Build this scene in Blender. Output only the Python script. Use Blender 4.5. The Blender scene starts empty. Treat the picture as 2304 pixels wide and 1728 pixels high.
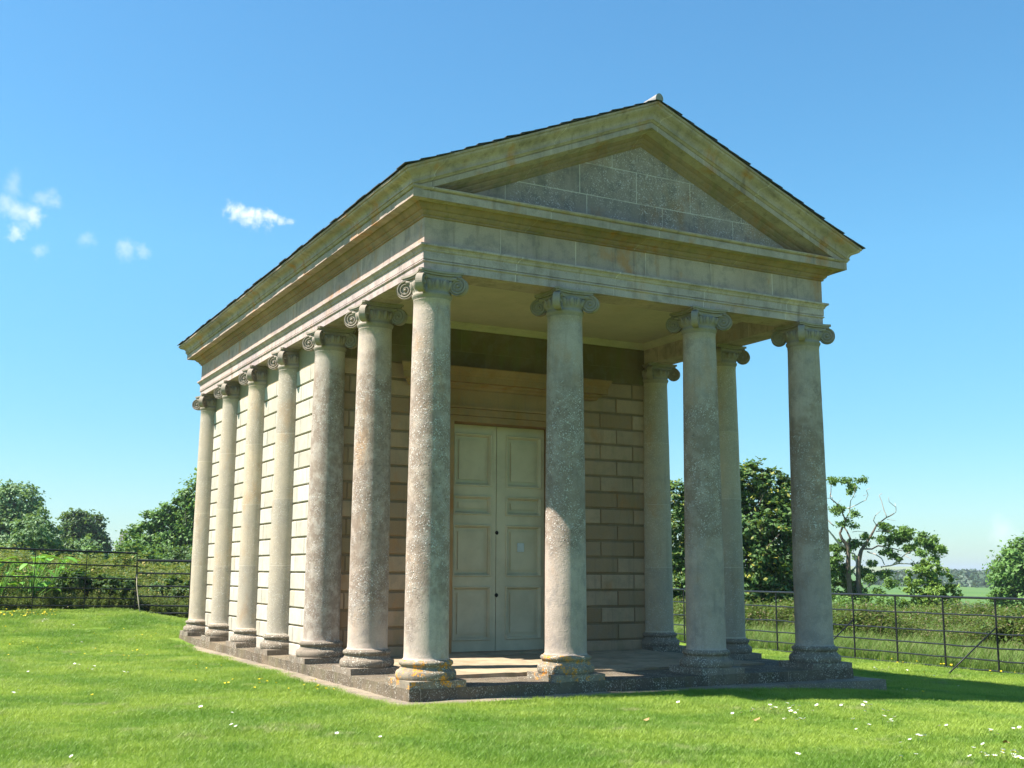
import bpy, bmesh, math, random
import numpy as np
from mathutils import Vector, Matrix, noise as mnoise
C = bpy.context.scene.collection
R = math.radians
scene = bpy.context.scene

# ------------------------------------------------------------------ camera
cam_d = bpy.data.cameras.new('camera'); cam = bpy.data.objects.new('camera', cam_d); C.objects.link(cam)
cam_d.sensor_width = 36.0; cam_d.lens = 36.0*2537.8/2304.0
cam_d.clip_start = .1; cam_d.clip_end = 6000
YAW, PIT, ROL = .4902, .1638, .0048
CAM = Vector((-5.776, -13.032, 1.395))
fw = Vector((math.sin(YAW)*math.cos(PIT), math.cos(YAW)*math.cos(PIT), math.sin(PIT)))
rt = Vector((math.cos(YAW), -math.sin(YAW), 0)); up = rt.cross(fw)
r2 = math.cos(ROL)*rt + math.sin(ROL)*up; u2 = -math.sin(ROL)*rt + math.cos(ROL)*up
cam.matrix_world = Matrix(((r2.x, u2.x, -fw.x, CAM.x), (r2.y, u2.y, -fw.y, CAM.y), (r2.z, u2.z, -fw.z, CAM.z), (0, 0, 0, 1)))
scene.camera = cam
scene.render.resolution_x, scene.render.resolution_y = 1024, 768

# ------------------------------------------------------------------ light
SUN_EL, SUN_AZ = 55.6, 16.0      # azimuth measured from -x towards +y
to_sun = Vector((-math.cos(R(SUN_AZ))*math.cos(R(SUN_EL)), math.sin(R(SUN_AZ))*math.cos(R(SUN_EL)), math.sin(R(SUN_EL))))
sd = bpy.data.lights.new('sun', 'SUN'); sd.energy = 5.0; sd.angle = R(.55); sd.color = (1.0, .955, .87)
sun = bpy.data.objects.new('sun', sd); C.objects.link(sun)
sun.rotation_euler = to_sun.to_track_quat('Z', 'Y').to_euler()
world = bpy.data.worlds.new('World'); scene.world = world; world.use_nodes = True
wt = world.node_tree; wt.nodes.clear()
def WN(t, **k):
    n = wt.nodes.new(t)
    for a, b in k.items(): setattr(n, a, b)
    return n
wo = WN('ShaderNodeOutputWorld'); bg = WN('ShaderNodeBackground'); bg.inputs['Strength'].default_value = .076
sky = WN('ShaderNodeTexSky', sky_type='NISHITA', sun_disc=False)
sky.sun_elevation = R(SUN_EL); sky.sun_rotation = math.atan2(to_sun.x, to_sun.y)
sky.altitude = 0; sky.air_density = 1.0; sky.dust_density = .25; sky.ozone_density = 1.6
hsv = WN('ShaderNodeHueSaturation'); hsv.inputs['Saturation'].default_value = 1.18; hsv.inputs['Value'].default_value = 1.0
tint = WN('ShaderNodeMix', data_type='RGBA', blend_type='MULTIPLY'); tint.inputs['Factor'].default_value = 1
wt.links.new(sky.outputs[0], tint.inputs['A']); tint.inputs['B'].default_value = (.92, 1.06, 1.05, 1)
sxyz = WN('ShaderNodeSeparateXYZ'); tc0 = WN('ShaderNodeTexCoord'); wt.links.new(tc0.outputs['Generated'], sxyz.inputs[0])
rmp = WN('ShaderNodeValToRGB'); wt.links.new(sxyz.outputs[2], rmp.inputs[0]); cr = rmp.color_ramp
cr.elements[0].position = 0.0; cr.elements[0].color = (.56, .62, .70, 1); cr.elements[1].position = .5; cr.elements[1].color = (1.04, 1.08, 1.06, 1)
e_ = cr.elements.new(.12); e_.color = (.70, .78, .84, 1); e_ = cr.elements.new(.27); e_.color = (.95, 1.03, 1.0, 1)
hz = WN('ShaderNodeMix', data_type='RGBA', blend_type='MULTIPLY'); hz.inputs['Factor'].default_value = 1
wt.links.new(tint.outputs['Result'], hz.inputs['A']); wt.links.new(rmp.outputs[0], hz.inputs['B']); wt.links.new(hz.outputs['Result'], hsv.inputs['Color'])
tc = WN('ShaderNodeTexCoord')
nz = WN('ShaderNodeTexNoise'); nz.inputs['Scale'].default_value = 34; nz.inputs['Detail'].default_value = 6; nz.inputs['Roughness'].default_value = .65
wt.links.new(tc.outputs['Generated'], nz.inputs['Vector'])
def pixdir(px, py):
    v = r2*((px-1152)/2537.8) - u2*((py-864)/2537.8) + fw
    return v.normalized()
CLOUDS = [(518, 464, .0095, .85), (534, 478, .011, .9), (558, 487, .011, .85), (584, 492, .011, .85), (610, 499, .011, .85), (634, 504, .009, .7), (650, 506, .007, .5),
          (18, 463, .014, .35), (45, 472, .016, .45), (72, 486, .013, .6), (104, 448, .013, .25), (128, 462, .010, .25), (35, 418, .014, .22), (30, 528, .010, .5), (48, 512, .009, .2),
          (195, 540, .011, .22), (285, 566, .012, .32), (312, 570, .011, .30), (92, 567, .010, .22), (2262, 1203, .018, .30)]
acc = None
for px, py, rad, amt in CLOUDS:
    d = pixdir(px, py)
    sub = WN('ShaderNodeVectorMath', operation='SUBTRACT'); wt.links.new(tc.outputs['Generated'], sub.inputs[0]); sub.inputs[1].default_value = d
    wrp = WN('ShaderNodeVectorMath', operation='MULTIPLY_ADD'); wt.links.new(nz.outputs['Color'], wrp.inputs[0])
    wrp.inputs[1].default_value = (.036, .036, .036); wt.links.new(sub.outputs[0], wrp.inputs[2])
    off = WN('ShaderNodeVectorMath', operation='SUBTRACT'); wt.links.new(wrp.outputs[0], off.inputs[0]); off.inputs[1].default_value = (.018, .018, .018)
    ln = WN('ShaderNodeVectorMath', operation='LENGTH'); wt.links.new(off.outputs[0], ln.inputs[0])
    mr = WN('ShaderNodeMapRange', interpolation_type='SMOOTHSTEP'); wt.links.new(ln.outputs['Value'], mr.inputs['Value'])
    mr.inputs['From Min'].default_value = 0; mr.inputs['From Max'].default_value = rad*.95; mr.inputs['To Min'].default_value = amt; mr.inputs['To Max'].default_value = 0
    if acc is None: acc = mr.outputs[0]
    else:
        a = WN('ShaderNodeMath', operation='MAXIMUM'); wt.links.new(acc, a.inputs[0]); wt.links.new(mr.outputs[0], a.inputs[1]); acc = a.outputs[0]
cm = WN('ShaderNodeMix', data_type='RGBA'); wt.links.new(acc, cm.inputs['Factor']); wt.links.new(hsv.outputs[0], cm.inputs['A']); cm.inputs['B'].default_value = (6.2, 6.5, 6.9, 1)
wt.links.new(cm.outputs['Result'], bg.inputs['Color']); wt.links.new(bg.outputs[0], wo.inputs[0])
vs = scene.view_settings; vs.view_transform = 'Standard'; vs.look = 'None'; vs.exposure = 1.42; vs.gamma = 1; vs.use_curve_mapping = False
scene.render.engine = 'CYCLES'
scene.cycles.max_bounces = 7; scene.cycles.diffuse_bounces = 4; scene.cycles.transparent_max_bounces = 4

# ------------------------------------------------------------------ helpers
def ss(a, b, x):
    t = min(1, max(0, (x-a)/(b-a))); return t*t*(3-2*t)
def ground_z(x, y):
    s = x-3; z = -.178
    if s > 0: z -= .40*ss(0, 9, s) + .03*max(0, s-12)
    z += .57*ss(9, 20, y)*(1-ss(-1.5, 3.5, x))
    d = math.hypot(x+5.776, y+13.032); w = ss(38, 170, d)
    return z*(1-w) + (-6.2+6.5*ss(620, 1300, d))*w
class MB:
    """collects shapes and links them as one mesh object"""
    def __init__(s): s.v = []; s.f = []; s.sm = []
    def add(s, vs, fs, smooth=False):
        b = len(s.v); s.v += [tuple(v) for v in vs]; s.f += [tuple(i+b for i in f) for f in fs]; s.sm += [smooth]*len(fs)
    def box(s, x0, x1, y0, y1, z0, z1, M=None):
        v = [(x, y, z) for z in (z0, z1) for y in (y0, y1) for x in (x0, x1)]
        if M: v = [M @ Vector(p) for p in v]
        s.add(v, [(0, 2, 3, 1), (4, 5, 7, 6), (0, 1, 5, 4), (2, 6, 7, 3), (0, 4, 6, 2), (1, 3, 7, 5)])
    def block(s, o, u, v, n, w, h, p, c):
        """rusticated block: face w x h standing p proud along n, edges chamfered by c"""
        o, u, v, n = Vector(o), Vector(u), Vector(v), Vector(n)
        A = [o, o+u*w, o+u*w+v*h, o+v*h]
        B = [q+n*(p-c) for q in A]
        D = [o+u*c+v*c+n*p, o+u*(w-c)+v*c+n*p, o+u*(w-c)+v*(h-c)+n*p, o+u*c+v*(h-c)+n*p]
        fs = [(8, 9, 10, 11)]
        for i in range(4):
            j = (i+1) % 4; fs += [(i, j, 4+j, 4+i), (4+i, 4+j, 8+j, 8+i)]
        s.add(A+B+D, fs)
    def lathe(s, prof, n=48, c=(0, 0), smooth=True, wob=0):
        vs = []
        for r, z in prof:
            for k in range(n):
                a = 2*math.pi*k/n; rr = r
                if wob: rr = r + wob*mnoise.noise(Vector((math.cos(a)*4*r, math.sin(a)*4*r, z*7)))
                vs.append((c[0]+rr*math.cos(a), c[1]+rr*math.sin(a), z))
        fs = []
        for i in range(len(prof)-1):
            for k in range(n):
                k2 = (k+1) % n; fs.append((i*n+k, i*n+k2, (i+1)*n+k2, (i+1)*n+k))
        s.add(vs, fs, smooth)
        s.add([vs[k] for k in range(n)], [tuple(range(n-1, -1, -1))]); s.add(vs[-n:], [tuple(range(n))])
    def tube(s, pts, rad, n=6, smooth=True):
        pts = [Vector(p) for p in pts]
        if not isinstance(rad, (list, tuple)): rad = [rad]*len(pts)
        vs = []; ref = Vector((0, 0, 1))
        for i, p in enumerate(pts):
            t = (pts[min(i+1, len(pts)-1)]-pts[max(i-1, 0)])
            if t.length < 1e-9: t = Vector((0, 0, 1))
            t.normalize()
            a = ref - t*ref.dot(t)
            if a.length < .1: a = Vector((1, 0, 0)) - t*t.x
            a.normalize(); b = t.cross(a); ref = a
            for k in range(n):
                th = 2*math.pi*k/n; vs.append(p+(a*math.cos(th)+b*math.sin(th))*rad[i])
        fs = []
        for i in range(len(pts)-1):
            for k in range(n):
                k2 = (k+1) % n; fs.append((i*n+k, i*n+k2, (i+1)*n+k2, (i+1)*n+k))
        fs += [tuple(range(n-1, -1, -1)), tuple(range((len(pts)-1)*n, len(pts)*n))]
        s.add(vs, fs, smooth)
    def ell(s, c, rx, ry, rz, M=None, n=8, m=6):
        vs = []
        for i in range(m+1):
            ph = math.pi*i/m
            for k in range(n):
                th = 2*math.pi*k/n; v = Vector((rx*math.sin(ph)*math.cos(th), ry*math.sin(ph)*math.sin(th), rz*math.cos(ph)))
                if M: v = M @ v
                vs.append(v+Vector(c))
        fs = [(i*n+k, (i+1)*n+k, (i+1)*n+(k+1) % n, i*n+(k+1) % n) for i in range(m) for k in range(n)]
        s.add(vs, fs, True)
    def build(s, name, mat, parent=None, loc=None):
        me = bpy.data.meshes.new(name); me.from_pydata([tuple(v) for v in s.v], [], s.f)
        me.polygons.foreach_set('use_smooth', s.sm); me.materials.append(mat); me.update()
        o = bpy.data.objects.new(name, me); C.objects.link(o)
        if parent: o.parent = parent
        if loc is not None: o.location = loc
        return o
def tag(o, label=None, cat=None, group=None, kind=None):
    if label: o['label'] = label
    if cat: o['category'] = cat
    if group: o['group'] = group
    if kind: o['kind'] = kind
    return o
def empty(name, loc, rz=0):
    o = bpy.data.objects.new(name, None); C.objects.link(o); o.location = loc; o.rotation_euler = (0, 0, rz); o.empty_display_size = .2
    return o
def copy_tree(o, parent=None):
    c = o.copy(); C.objects.link(c); c.parent = parent
    for ch in list(o.children): copy_tree(ch, c)
    return c
def np_mesh(name, V, F, mat, parent=None, smooth=False, loc=None):
    """V (n,3) array, F (m,k) array with k = 3 or 4"""
    V = np.asarray(V, dtype=np.float32); F = np.asarray(F, dtype=np.int32)
    me = bpy.data.meshes.new(name); me.vertices.add(len(V)); me.vertices.foreach_set('co', V.ravel())
    m, k = F.shape; me.loops.add(m*k); me.loops.foreach_set('vertex_index', F.ravel())
    me.polygons.add(m); me.polygons.foreach_set('loop_start', np.arange(m, dtype=np.int32)*k)
    me.polygons.foreach_set('use_smooth', np.full(m, smooth)); me.update(calc_edges=True); me.validate()
    if mat: me.materials.append(mat)
    o = bpy.data.objects.new(name, me)
    C.objects.link(o)
    if parent: o.parent = parent
    if loc is not None: o.location = loc
    return o

# ------------------------------------------------------------------ materials
class NT:
    def __init__(s, name):
        s.m = bpy.data.materials.new(name); s.m.use_nodes = True; s.t = s.m.node_tree; s.t.nodes.clear()
        s.out = s.n('ShaderNodeOutputMaterial')
    def n(s, ty, **k):
        n = s.t.nodes.new(ty)
        for a, b in k.items(): setattr(n, a, b)
        return n
    def l(s, a, b): s.t.links.new(a, b)
    def set(s, inp, v):
        if hasattr(v, 'is_output'): s.l(v, inp)
        elif isinstance(v, (tuple, list)) and len(v) == 3 and inp.type == 'RGBA': inp.default_value = (*v, 1)
        else: inp.default_value = v
    def pos(s): return s.n('ShaderNodeNewGeometry').outputs['Position']
    def scale(s, v, sc):
        n = s.n('ShaderNodeVectorMath', operation='MULTIPLY'); s.set(n.inputs[0], v); n.inputs[1].default_value = sc; return n.outputs[0]
    def noise(s, v, sc, det=4, rough=.55, out='Fac'):
        n = s.n('ShaderNodeTexNoise'); s.set(n.inputs['Vector'], v); n.inputs['Scale'].default_value = sc
        n.inputs['Detail'].default_value = det; n.inputs['Roughness'].default_value = rough; return n.outputs[out]
    def vor(s, v, sc, feature='F1', out='Distance', rnd=1):
        n = s.n('ShaderNodeTexVoronoi', feature=feature); s.set(n.inputs['Vector'], v); n.inputs['Scale'].default_value = sc
        n.inputs['Randomness'].default_value = rnd; return n.outputs[out]
    def mr(s, v, a, b, c=0., d=1., smooth=True):
        n = s.n('ShaderNodeMapRange', interpolation_type='SMOOTHSTEP' if smooth else 'LINEAR'); s.set(n.inputs['Value'], v)
        for k, x in (('From Min', a), ('From Max', b), ('To Min', c), ('To Max', d)): n.inputs[k].default_value = x
        return n.outputs[0]
    def math(s, op, a, b=0.):
        n = s.n('ShaderNodeMath', operation=op); s.set(n.inputs[0], a); s.set(n.inputs[1], b); return n.outputs[0]
    def mix(s, f, a, b, bt='MIX'):
        n = s.n('ShaderNodeMix', data_type='RGBA', blend_type=bt); s.set(n.inputs['Factor'], f); s.set(n.inputs['A'], a); s.set(n.inputs['B'], b); return n.outputs['Result']
    def sep(s, v):
        n = s.n('ShaderNodeSeparateXYZ'); s.set(n.inputs[0], v); return n.outputs
    def bump(s, h, st, dist, nrm=None):
        n = s.n('ShaderNodeBump'); n.inputs['Strength'].default_value = st; n.inputs['Distance'].default_value = dist; s.set(n.inputs['Height'], h)
        if nrm is not None: s.l(nrm, n.inputs['Normal'])
        return n.outputs[0]
    def pbr(s, col, rough=.9, nrm=None, spec=.2, metal=0.):
        n = s.n('ShaderNodeBsdfPrincipled'); s.set(n.inputs['Base Color'], col); s.set(n.inputs['Roughness'], rough)
        n.inputs['Specular IOR Level'].default_value = spec; n.inputs['Metallic'].default_value = metal
        if nrm is not None: s.l(nrm, n.inputs['Normal'])
        s.l(n.outputs[0], s.out.inputs[0]); return n

def stone(name, A, B, grey=(.20, .19, .16), g_amt=.5, ochre=.3, spots=0., dark=.0, orange=None, joints=None, tintisl=0., streak=.25, bump=.35, green=0., warm=(1.05, .965, .88), lz=None, msz=.0055):
    t = NT(name); p = t.pos()
    big = t.noise(p, 1.1, 5, .6); c = t.mix(t.mr(big, .38, .62), A, B)
    if tintisl:
        ri = t.n('ShaderNodeNewGeometry').outputs['Random Per Island']
        c = t.mix(t.math('MULTIPLY', t.mr(ri, 0, 1, 0, 1, False), tintisl), c, (A[0]*.62, A[1]*.55, A[2]*.42))
        ri2 = t.math('FRACT', t.math('MULTIPLY', ri, 7.31))
        c = t.mix(t.math('MULTIPLY', t.mr(ri2, .5, 1), tintisl), c, (min(1, A[0]*1.1), min(1, A[1]*1.1), min(1, A[2]*1.12)))
    md = t.noise(p, 5.5, 6, .65)
    c = t.mix(t.math('MULTIPLY', t.mr(md, .45, .68), g_amt), c, grey)
    oc = t.noise(t.scale(p, (1, 1, .6)), 2.3, 4, .6)
    c = t.mix(t.math('MULTIPLY', t.mr(oc, .55, .72), ochre), c, (A[0]*.95, A[1]*.62, A[2]*.33))
    if green:
        gn = t.noise(t.scale(p, (2.2, 2.2, .5)), 1.7, 4, .6)
        c = t.mix(t.math('MULTIPLY', t.mr(gn, .5, .68), green), c, (.15, .17, .07))
    st = t.noise(t.scale(p, (7, 7, .55)), 1.6, 4, .6)
    c = t.mix(t.math('MULTIPLY', t.mr(st, .52, .75), streak), c, (.16, .14, .11))
    fine = t.noise(p, 55, 4, .7)
    c = t.mix(t.mr(fine, .3, .75, 0, .35), c, t.mix(.5, c, (.05, .045, .035)))
    hb = t.math('ADD', t.math('MULTIPLY', fine, .6), t.math('MULTIPLY', t.noise(p, 17, 5, .6), .45))
    if joints:
        w, h, z0, light = joints[:4]; u0 = joints[4] if len(joints) > 4 else 0
        x, y, z = t.sep(p); cb = t.n('ShaderNodeCombineXYZ'); t.l(t.math('SUBTRACT', t.math('ADD', x, y), u0), cb.inputs[0]); t.l(t.math('SUBTRACT', z, z0), cb.inputs[1])
        bk = t.n('ShaderNodeTexBrick', offset=.43 if not u0 else 0., squash=1.35 if not u0 else 1., squash_frequency=3); t.l(cb.outputs[0], bk.inputs['Vector'])
        bk.inputs['Scale'].default_value = 1; bk.inputs['Brick Width'].default_value = w; bk.inputs['Row Height'].default_value = h
        bk.inputs['Mortar Size'].default_value = msz; bk.inputs['Mortar Smooth'].default_value = .6
        bk.inputs['Color1'].default_value = (.8, .8, .8, 1); bk.inputs['Color2'].default_value = (1.12, 1.06, .96, 1); bk.inputs['Mortar'].default_value = (1, 1, 1, 1); bk.inputs['Bias'].default_value = 0
        c = t.mix(.75, c, bk.outputs['Color'], 'MULTIPLY')
        jn = t.math('MULTIPLY', bk.outputs['Fac'], t.mr(t.noise(p, 3, 3), .35, .6, .25, .85))
        c = t.mix(jn, c, light)
        hb = t.math('SUBTRACT', hb, t.math('MULTIPLY', bk.outputs['Fac'], .6))
    band = None
    if lz:
        zz = t.sep(p)[2]; wob_ = t.math('MULTIPLY', t.math('SUBTRACT', t.noise(p, 1.4, 4, .6), .5), 2.4); zw = t.math('ADD', zz, wob_)
        band = t.math('MULTIPLY', t.mr(zw, lz[0]-.3, lz[0]+.3), t.mr(zw, lz[1]-.3, lz[1]+.3, 1, 0)); band = t.math('ADD', t.math('MULTIPLY', band, .85), .15)
        c = t.mix(t.math('MULTIPLY', band, t.mr(t.noise(p, 7, 5, .7), .35, .6, .2, .75)), c, (.20, .155, .115))
    if dark:
        pit = t.noise(p, 28, 5, .75); mk = t.noise(p, 2.0, 3)
        f = t.math('MULTIPLY', t.mr(pit, .58, .70), t.mr(mk, .40, .60))
        f = t.math('MULTIPLY', f, band) if band is not None else f; c = t.mix(t.math('MULTIPLY', f, dark), c, (.045, .04, .032))
    if spots:
        wv = t.n('ShaderNodeVectorMath', operation='MULTIPLY_ADD'); t.l(t.noise(p, 30, 2, .5, 'Color'), wv.inputs[0]); wv.inputs[1].default_value = (.02,)*3; t.l(p, wv.inputs[2])
        sp = None
        for sc, th in ((20, .24), (31, .28), (50, .30)):
            v = t.vor(wv.outputs[0], sc); q = t.mr(v, th*.75, th, 1, 0)
            gate = t.mr(t.vor(wv.outputs[0], sc, out='Color'), 0, 1) if False else q
            sp = gate if sp is None else t.math('MAXIMUM', sp, gate)
        mk = t.noise(t.scale(p, (1, 1, .55)), 2.1, 4, .65)
        sp = t.math('MULTIPLY', sp, t.mr(mk, .38, .55))
        sp = t.math('MULTIPLY', sp, t.mr(t.noise(p, 9, 3, .7), .38, .52))
        sp = t.math('MULTIPLY', sp, band) if band is not None else sp
        c = t.mix(t.math('MULTIPLY', sp, spots), c, (.66, .66, .60))
        hb = t.math('ADD', hb, t.math('MULTIPLY', sp, .9))
    if orange:
        z0, z1, amt, thr = orange
        zz = t.sep(p)[2]; band = t.math('MULTIPLY', t.mr(zz, z0-.02, z0+.02), t.mr(zz, z1-.05, z1, 1, 0))
        o = t.math('MULTIPLY', band, t.mr(t.noise(p, 7.5, 7, .8), thr, thr+.05))
        c = t.mix(t.math('MULTIPLY', t.math('MULTIPLY', o, amt), t.mr(t.noise(p, 40, 3, .7), .38, .55)), c, (.66, .30, .03))
    c = t.mix(1., c, warm, 'MULTIPLY')
    n = t.bump(hb, bump, .012)
    t.pbr(c, .92, n, .15); return t.m

LIME = (.52, .49, .40)
M = {}
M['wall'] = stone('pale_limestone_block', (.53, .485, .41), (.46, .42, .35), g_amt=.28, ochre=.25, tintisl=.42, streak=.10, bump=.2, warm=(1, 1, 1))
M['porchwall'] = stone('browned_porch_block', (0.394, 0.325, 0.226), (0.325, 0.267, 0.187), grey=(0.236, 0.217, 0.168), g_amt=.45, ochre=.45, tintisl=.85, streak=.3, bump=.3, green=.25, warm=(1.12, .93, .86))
M['wallcore'] = stone('limestone_joint', (.34, .29, .21), (.28, .24, .17), g_amt=.3, ochre=.3)
M['bed'] = stone('rust_stain_and_shade_moulding_stone', (0.323, 0.257, 0.162), (0.257, 0.190, 0.104), grey=(0.180, 0.171, 0.123), g_amt=.5, ochre=.9, streak=.45, dark=.5, joints=(1.3, 5.0, 3.0, (0.342, 0.323, 0.209)), green=.4, warm=(1.10, .93, 1.0))  # rust stains, plus the shade under the corona painted in as darker brown
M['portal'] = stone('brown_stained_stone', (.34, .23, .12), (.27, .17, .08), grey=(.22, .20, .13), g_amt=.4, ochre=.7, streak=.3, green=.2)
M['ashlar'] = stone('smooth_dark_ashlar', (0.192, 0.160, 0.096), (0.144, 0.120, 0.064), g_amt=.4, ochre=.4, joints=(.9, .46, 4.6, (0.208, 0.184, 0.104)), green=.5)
M['arch'] = stone('architrave_limestone', (0.498, 0.464, 0.373), (0.420, 0.397, 0.329), g_amt=.5, ochre=.3, streak=.5, spots=.12, dark=.25, joints=(1.15, 3.0, 3.0, (0.590, 0.566, 0.453)), green=.10, msz=.007, warm=(1.11, .93, 1.06))
M['frieze'] = stone('frieze_limestone', (0.453, 0.408, 0.307), (0.397, 0.351, 0.271), grey=(0.227, 0.221, 0.198), g_amt=.65, ochre=.85, streak=.5, dark=.3, joints=(.86, 3.0, 3.5, (0.590, 0.555, 0.420)), green=.12, msz=.008, warm=(1.11, .93, 1.06))
M['cornice'] = stone('cornice_limestone', (0.464, 0.420, 0.317), (0.373, 0.339, 0.249), g_amt=.5, ochre=.95, streak=.55, dark=.5, joints=(1.3, 5.0, 3.0, (0.532, 0.510, 0.373)), green=.16, msz=.007, warm=(1.11, .93, 1.06))
M['tymp'] = stone('pediment_limestone', (0.335, 0.304, 0.244), (0.275, 0.254, 0.204), grey=(0.173, 0.168, 0.152), g_amt=.75, ochre=.55, streak=.4, spots=.45, dark=.7, joints=(.95, .46, 6.11, (0.508, 0.498, 0.385)), green=.12, msz=.009, warm=(1.11, .93, 1.06))
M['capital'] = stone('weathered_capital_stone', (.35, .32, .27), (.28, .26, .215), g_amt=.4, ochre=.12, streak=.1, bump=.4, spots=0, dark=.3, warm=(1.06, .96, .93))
M['shaft_l'] = stone('lichened_shaft_stone', (.53, .47, .38), (.44, .38, .31), grey=(.32, .31, .28), g_amt=.6, ochre=.60, spots=.72, dark=.9, streak=.3, bump=.75, lz=(.7, 4.3), warm=(1.05, .95, .95))
M['shaft_d'] = stone('brown_lichened_shaft_stone', (.45, .40, .33), (.38, .34, .28), grey=(.27, .26, .235), g_amt=.7, ochre=.35, spots=.85, dark=1., streak=.35, bump=.85, lz=(1.7, 4.0), warm=(1.05, .95, .95))
M['shaft_s'] = stone('grey_lichened_shaft_stone', (.52, .48, .40), (.45, .42, .35), grey=(.33, .33, .30), g_amt=.6, ochre=.15, spots=.55, dark=.6, streak=.25, bump=.7, lz=(.2, 4.6), warm=(1.05, .95, .95))
M['shaft_m'] = stone('mottled_shaft_stone', (.47, .43, .34), (.42, .40, .33), grey=(.34, .33, .29), g_amt=.5, ochre=.30, spots=.35, dark=.35, streak=.2, bump=.5, joints=(1.9695, 1.12, .34, (.55, .52, .42), 2.994), warm=(1.07, .96, .92))
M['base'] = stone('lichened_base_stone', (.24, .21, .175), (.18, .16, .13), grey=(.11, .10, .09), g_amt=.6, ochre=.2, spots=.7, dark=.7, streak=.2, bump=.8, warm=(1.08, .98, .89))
M['base_o'] = stone('orange_lichened_base_stone', (.28, .25, .20), (.21, .19, .15), grey=(.12, .11, .10), g_amt=.6, ochre=.2, spots=.8, dark=.6, orange=(-.2, .42, 1., .53), streak=.2, bump=.8)
M['step'] = stone('mossy_step_stone', (.19, .165, .125), (.13, .11, .09), grey=(.07, .065, .055), g_amt=.6, ochre=.25, spots=.5, dark=.8, streak=.5, bump=.9, joints=(1.05, 3., -2., (.38, .34, .27)), green=.25, warm=(1.08, .98, .88))
M['floor'] = stone('worn_floor_stone', (.40, .33, .24), (.30, .25, .18), grey=(.16, .14, .11), g_amt=.5, ochre=.3, dark=.6, streak=.0, bump=.6, green=.35)
M['path'] = stone('worn_ledge_stone', (.30, .26, .20), (.22, .195, .155), grey=(.13, .12, .10), g_amt=.6, ochre=.2, dark=.8, spots=.4, streak=.0, bump=.9)
M['plaster'] = stone('aged_plaster', (.56, .52, .45), (.50, .47, .40), g_amt=.12, ochre=.12, streak=.0, bump=.1)
M['tower'] = stone('far_tower_stone', (.24, .22, .20), (.20, .19, .18), g_amt=.3)
def simple(name, col, rough=.6, spec=.3, nsc=0, namt=.3, bmp=0, metal=0.):
    t = NT(name); c = col; n = None
    if nsc:
        f = t.noise(t.pos(), nsc, 4, .6); c = t.mix(t.mr(f, .35, .7, 0, namt), col, (col[0]*.45, col[1]*.45, col[2]*.42))
        if bmp: n = t.bump(f, bmp, .01)
    t.pbr(c, rough, n, spec, metal); return t.m
M['paint'] = simple('cream_painted_wood', (.54, .48, .34), .6, .3, 2.2, .30, .15)
M['slate'] = simple('dark_slate', (.06, .06, .062), .8, .3, 6, .5, .3)
M['lead'] = simple('grey_ridge_stone', (.27, .25, .24), .8, .3, 9, .4, .3)
M['iron'] = simple('black_painted_iron', (.010, .011, .012), .5, .3, 30, .3, .2)
M['ironworn'] = simple('worn_black_rail', (.022, .023, .025), .30, .7, 9, .5, 1.)
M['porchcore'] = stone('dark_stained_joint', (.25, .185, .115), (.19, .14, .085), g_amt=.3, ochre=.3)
M['hole'] = simple('black_keyhole', (.01, .01, .01), .6)
M['plate'] = simple('pale_notice_plate', (.50, .54, .54), .5, .4, 14, .3)
M['stick'] = simple('pale_cane', (.42, .36, .26), .8, .2, 12, .4)
M['petal'] = simple('white_petal', (.85, .85, .85), .7)
M['yellow'] = simple('yellow_petal', (.80, .62, .01), .5)
M['dry'] = simple('dry_leaf', (.42, .24, .11), .8, .2, 20, .4)

def leafmat(name, A, B, Cc=None, trans=.3, isl=True, far=False):
    t = NT(name); p = t.pos()
    g = t.n('ShaderNodeNewGeometry'); ri = g.outputs['Random Per Island'] if isl else t.n('ShaderNodeObjectInfo').outputs['Random']
    c = t.mix(ri, A, B)
    if Cc: c = t.mix(t.mr(t.math('FRACT', t.math('MULTIPLY', ri, 13.7)), .84, .92), c, Cc)
    nn = t.noise(p, .9, 3, .5); c = t.mix(t.mr(nn, .35, .65, 0, .45), c, (A[0]*.6, A[1]*.65, A[2]*.5))
    d = t.n('ShaderNodeBsdfPrincipled'); t.set(d.inputs['Base Color'], c); d.inputs['Roughness'].default_value = .55; d.inputs['Specular IOR Level'].default_value = .35
    tr = t.n('ShaderNodeBsdfTranslucent'); t.set(tr.inputs['Color'], t.mix(.5, c, (.25, .34, .02)))
    mx = t.n('ShaderNodeMixShader'); mx.inputs[0].default_value = trans; t.l(d.outputs[0], mx.inputs[1]); t.l(tr.outputs[0], mx.inputs[2]); t.l(mx.outputs[0], t.out.inputs[0])
    return t.m
M['leaf_dark'] = leafmat('dark_green_leaf', (0.045, 0.101, 0.024), (0.091, 0.172, 0.036))
M['leaf_mid'] = leafmat('mid_green_leaf', (0.081, 0.172, 0.036), (0.151, 0.283, 0.056))
M['leaf_grey'] = leafmat('grey_green_leaf', (0.121, 0.213, 0.091), (0.181, 0.304, 0.110))
M['leaf_key'] = leafmat('leaf_with_yellow_keys', (0.053, 0.125, 0.029), (0.110, 0.202, 0.040), (0.484, 0.444, 0.081))
M['leaf_oak'] = leafmat('oak_leaf', (0.081, 0.172, 0.036), (0.161, 0.273, 0.051))
M['leaf_lime'] = leafmat('bright_lime_leaf', (.15, .26, .04), (.23, .35, .06))
M['leaf_big'] = leafmat('broad_green_leaf', (0.143, 0.344, 0.040), (0.223, 0.484, 0.061))
M['hedge'] = leafmat('hedge_leaf', (0.081, 0.135, 0.034), (0.149, 0.189, 0.047), (0.351, 0.297, 0.081))
M['weed'] = leafmat('nettle_leaf', (0.074, 0.135, 0.027), (0.135, 0.203, 0.041), (0.216, 0.162, 0.095))
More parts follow.
